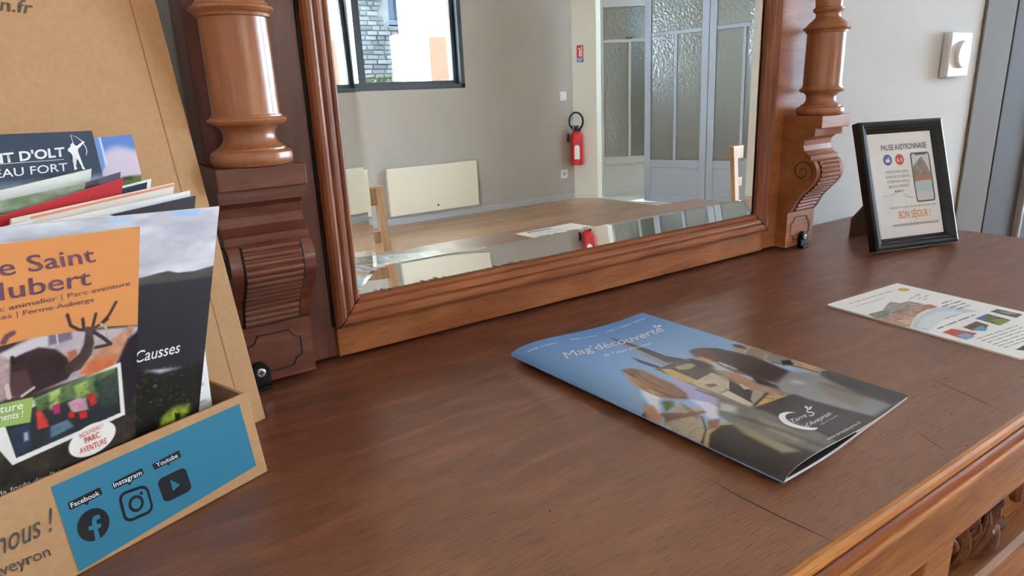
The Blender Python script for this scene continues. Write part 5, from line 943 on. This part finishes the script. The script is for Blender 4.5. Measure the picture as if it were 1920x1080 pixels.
# ---------------------------------------------------------------- black photo frame on its strut
PZ = math.radians(-16.43409); PT = math.radians(18)
PB = np.array([1.00852,0.50984,0.0056]); pu = np.array([math.cos(PZ), math.sin(PZ), 0]); pnb = np.array([-pu[1], pu[0], 0]); pv = np.array([0, 0, math.cos(PT)])+math.sin(PT)*pnb; pn = np.cross(pu, pv)
def MF(x, d, y): return tuple(PB+pu*x+pv*y-pn*d)
pf = thing('photo_frame', 'black moulded photo frame holding a white notice, propped near the right end of the buffet', 'picture frame', (PB[0]+.08, PB[1]+.0, 0))
FW, FH = .1635, .199
fp = [(0, .016), (0, .003), (.0015, .0008), (.004, 0), (.0075, .0008), (.0095, .003), (.0105, .0028), (.0125, .0035), (.0145, .006), (.0155, .006), (.0175, .0085), (.0182, .0115), (.0182, .016)]
for kind in ('bottom', 'top', 'left', 'right'):
    cs_ = {'bottom': ((0, 0, 1, 1), (FW, 0, -1, 1)), 'top': ((0, FH, 1, -1), (FW, FH, -1, -1)), 'left': ((0, 0, 1, 1), (0, FH, 1, -1)), 'right': ((FW, 0, -1, 1), (FW, FH, -1, -1))}[kind]
    n = len(fp); vs = [MF(cx+sx*p, d, cz+sz*p) for (cx, cz, sx, sz) in cs_ for p, d in fp]
    obj('frame_bar', Bm().add(vs, [(i, (i+1) % n, n+(i+1) % n, n+i) for i in range(n)]+[tuple(range(n)), tuple(range(n, 2*n))]), M_black, pf)
obj('back_board', Bm().box(.004, FW-.004, .0118, .0158, .004, FH-.004, MF), mat('brown_board', (110, 86, 62), .8), pf)
PQ2 = [(1.0443,0.5681,0.1747),(1.1669,0.5319,0.1747),(1.1526,0.4835,0.0193),(1.03,0.5197,0.0193)]
SF = quadS(PQ2)
I = Ink(150, 200, 128, 163, (246, 247, 250)); I.put(np.clip(I.noise(30)*3-1.7, 0, 1)*.3, (212, 216, 224)); I.put(np.clip(1-np.hypot(I.U-.75, I.V-.75)*2, 0, 1)*.12, (240, 210, 190))
I.line([(0.4697,0.5946),(0.5096,0.6231),(0.6001,0.6347)], .8, (150, 150, 150)); I.line([(0.1253,0.601),(0.2627,0.5956),(0.3593,0.5732)], .8, (190, 192, 196), 1)
for q, c in (([(0.2797,0.2554)], (70, 92, 160)), ([(0.4646,0.2594)], (206, 66, 66))): I.ell(q[0], 8.6, 8.6, c, .7)
I.poly([(0.2473,0.278),(0.2536,0.2498),(0.2767,0.2481),(0.2953,0.2262),(0.3082,0.2297),(0.2993,0.2493),(0.3212,0.2533),(0.3104,0.2814)], (232, 234, 240), .5); I.poly([(0.4211,0.2787),(0.4281,0.2474),(0.507,0.2458),(0.5022,0.2772)], (240, 226, 226), .6); I.ell([(0.4666,0.261)][0], 2.6, 2.6, (206, 66, 66), .5)
I.poly(rq([(0.6329,0.2031),(0.9392,0.2054),(0.9428,0.6862),(0.6401,0.685)], .09), (44, 48, 56), .6); I.poly(rq([(0.6534,0.2157),(0.9224,0.2162),(0.9219,0.6732),(0.6569,0.6731)], .07), (214, 220, 224), .6)
I.poly([(0.6412,0.4032),(0.669,0.3324),(0.7252,0.292),(0.8066,0.2453),(0.8535,0.2988),(0.8788,0.3439),(0.9125,0.4041),(0.9176,0.4336),(0.6578,0.4331)], (140, 128, 118), 1, (.6, 3)); I.poly([(0.6534,0.4213),(0.9287,0.4167),(0.9288,0.4781),(0.653,0.4849)], (176, 124, 96), .8, (.3, 3)); I.poly([(0.6517,0.4906),(0.753,0.4793),(0.9275,0.4838),(0.9197,0.5797),(0.6546,0.5804)], (190, 212, 218), 1.2); I.poly([(0.7097,0.2157),(0.8892,0.216),(0.8812,0.2302),(0.7111,0.2303)], (44, 48, 56), .6)
I.sheet('printed_notice', SF, M_print, pf, .0002)
TX = lambda s, p, m, bold=.0: text('lettering', s, SF, p, m, pf, .0005, bold)
TX('PAUSE AVEYRONNAISE', [(0.2,0.1643),(0.9082,0.1644),(0.203,0.1102)], M_kink, .012)
for s, p in (("N'HÉSITEZ PAS À NOUS", [(0.2278,0.3853),(0.5677,0.3875),(0.229,0.3597)]), ('SUIVRE SUR LES RÉSEAUX', [(0.2126,0.4329),(0.5856,0.4318),(0.2138,0.4073)]), ('ET PARTAGER VOS PLUS', [(0.2295,0.4795),(0.57,0.4799),(0.2307,0.4539)]), ('BEAUX SOUVENIRS ET', [(0.2419,0.5259),(0.5597,0.5254),(0.243,0.5003)]), ('MOMENTS !', [(0.3225,0.5738),(0.4699,0.5731),(0.3236,0.5481)])): TX(s, p, M_gink, .003)
TX('NOUS VOUS SOUHAITONS UN', [(0.2151,0.7264),(0.9328,0.7293),(0.2147,0.7078)], M_gink)
TX('BON SÉJOUR !', [(0.3347,0.8246),(0.8289,0.8284),(0.3367,0.7548)], M_oink, .02)
TX('WWW.RESERVATION-PAUSEAVEYRONNAISE.COM', [(0.2133,0.8969),(0.9363,0.9002),(0.2138,0.8742)], M_gink)
obj('glazing', Bm().box(.0168, FW-.0168, .0092, .0096, .0168, FH-.0168, MF), glassm, pf)
sq = [[1.09915,0.60687,0.0],[1.08525,0.59876,0.03339],[1.10234,0.58156,0.06662],[1.0938,0.5526,0.15267]]
strut = Bm(); sm = [tuple(np.array(p)+pu*2*(.0817-float((np.array(p)-PB)@pu))) for p in sq]   # left outline, mirrored about the middle
outl = [np.array(p) for p in sq+sm[::-1]]; n_ = len(outl)
nrm = np.cross(pu, outl[2]-outl[0]); nrm = nrm/np.linalg.norm(nrm)*.0011
strut.add([tuple(p+nrm) for p in outl]+[tuple(p-nrm) for p in outl], [tuple(range(n_)), tuple(range(n_, 2*n_))[::-1]]+[(i, n_+i, n_+(i+1) % n_, (i+1) % n_) for i in range(n_)])
obj('strut', strut, mat('brown_strut', (112, 88, 64), .75), pf)
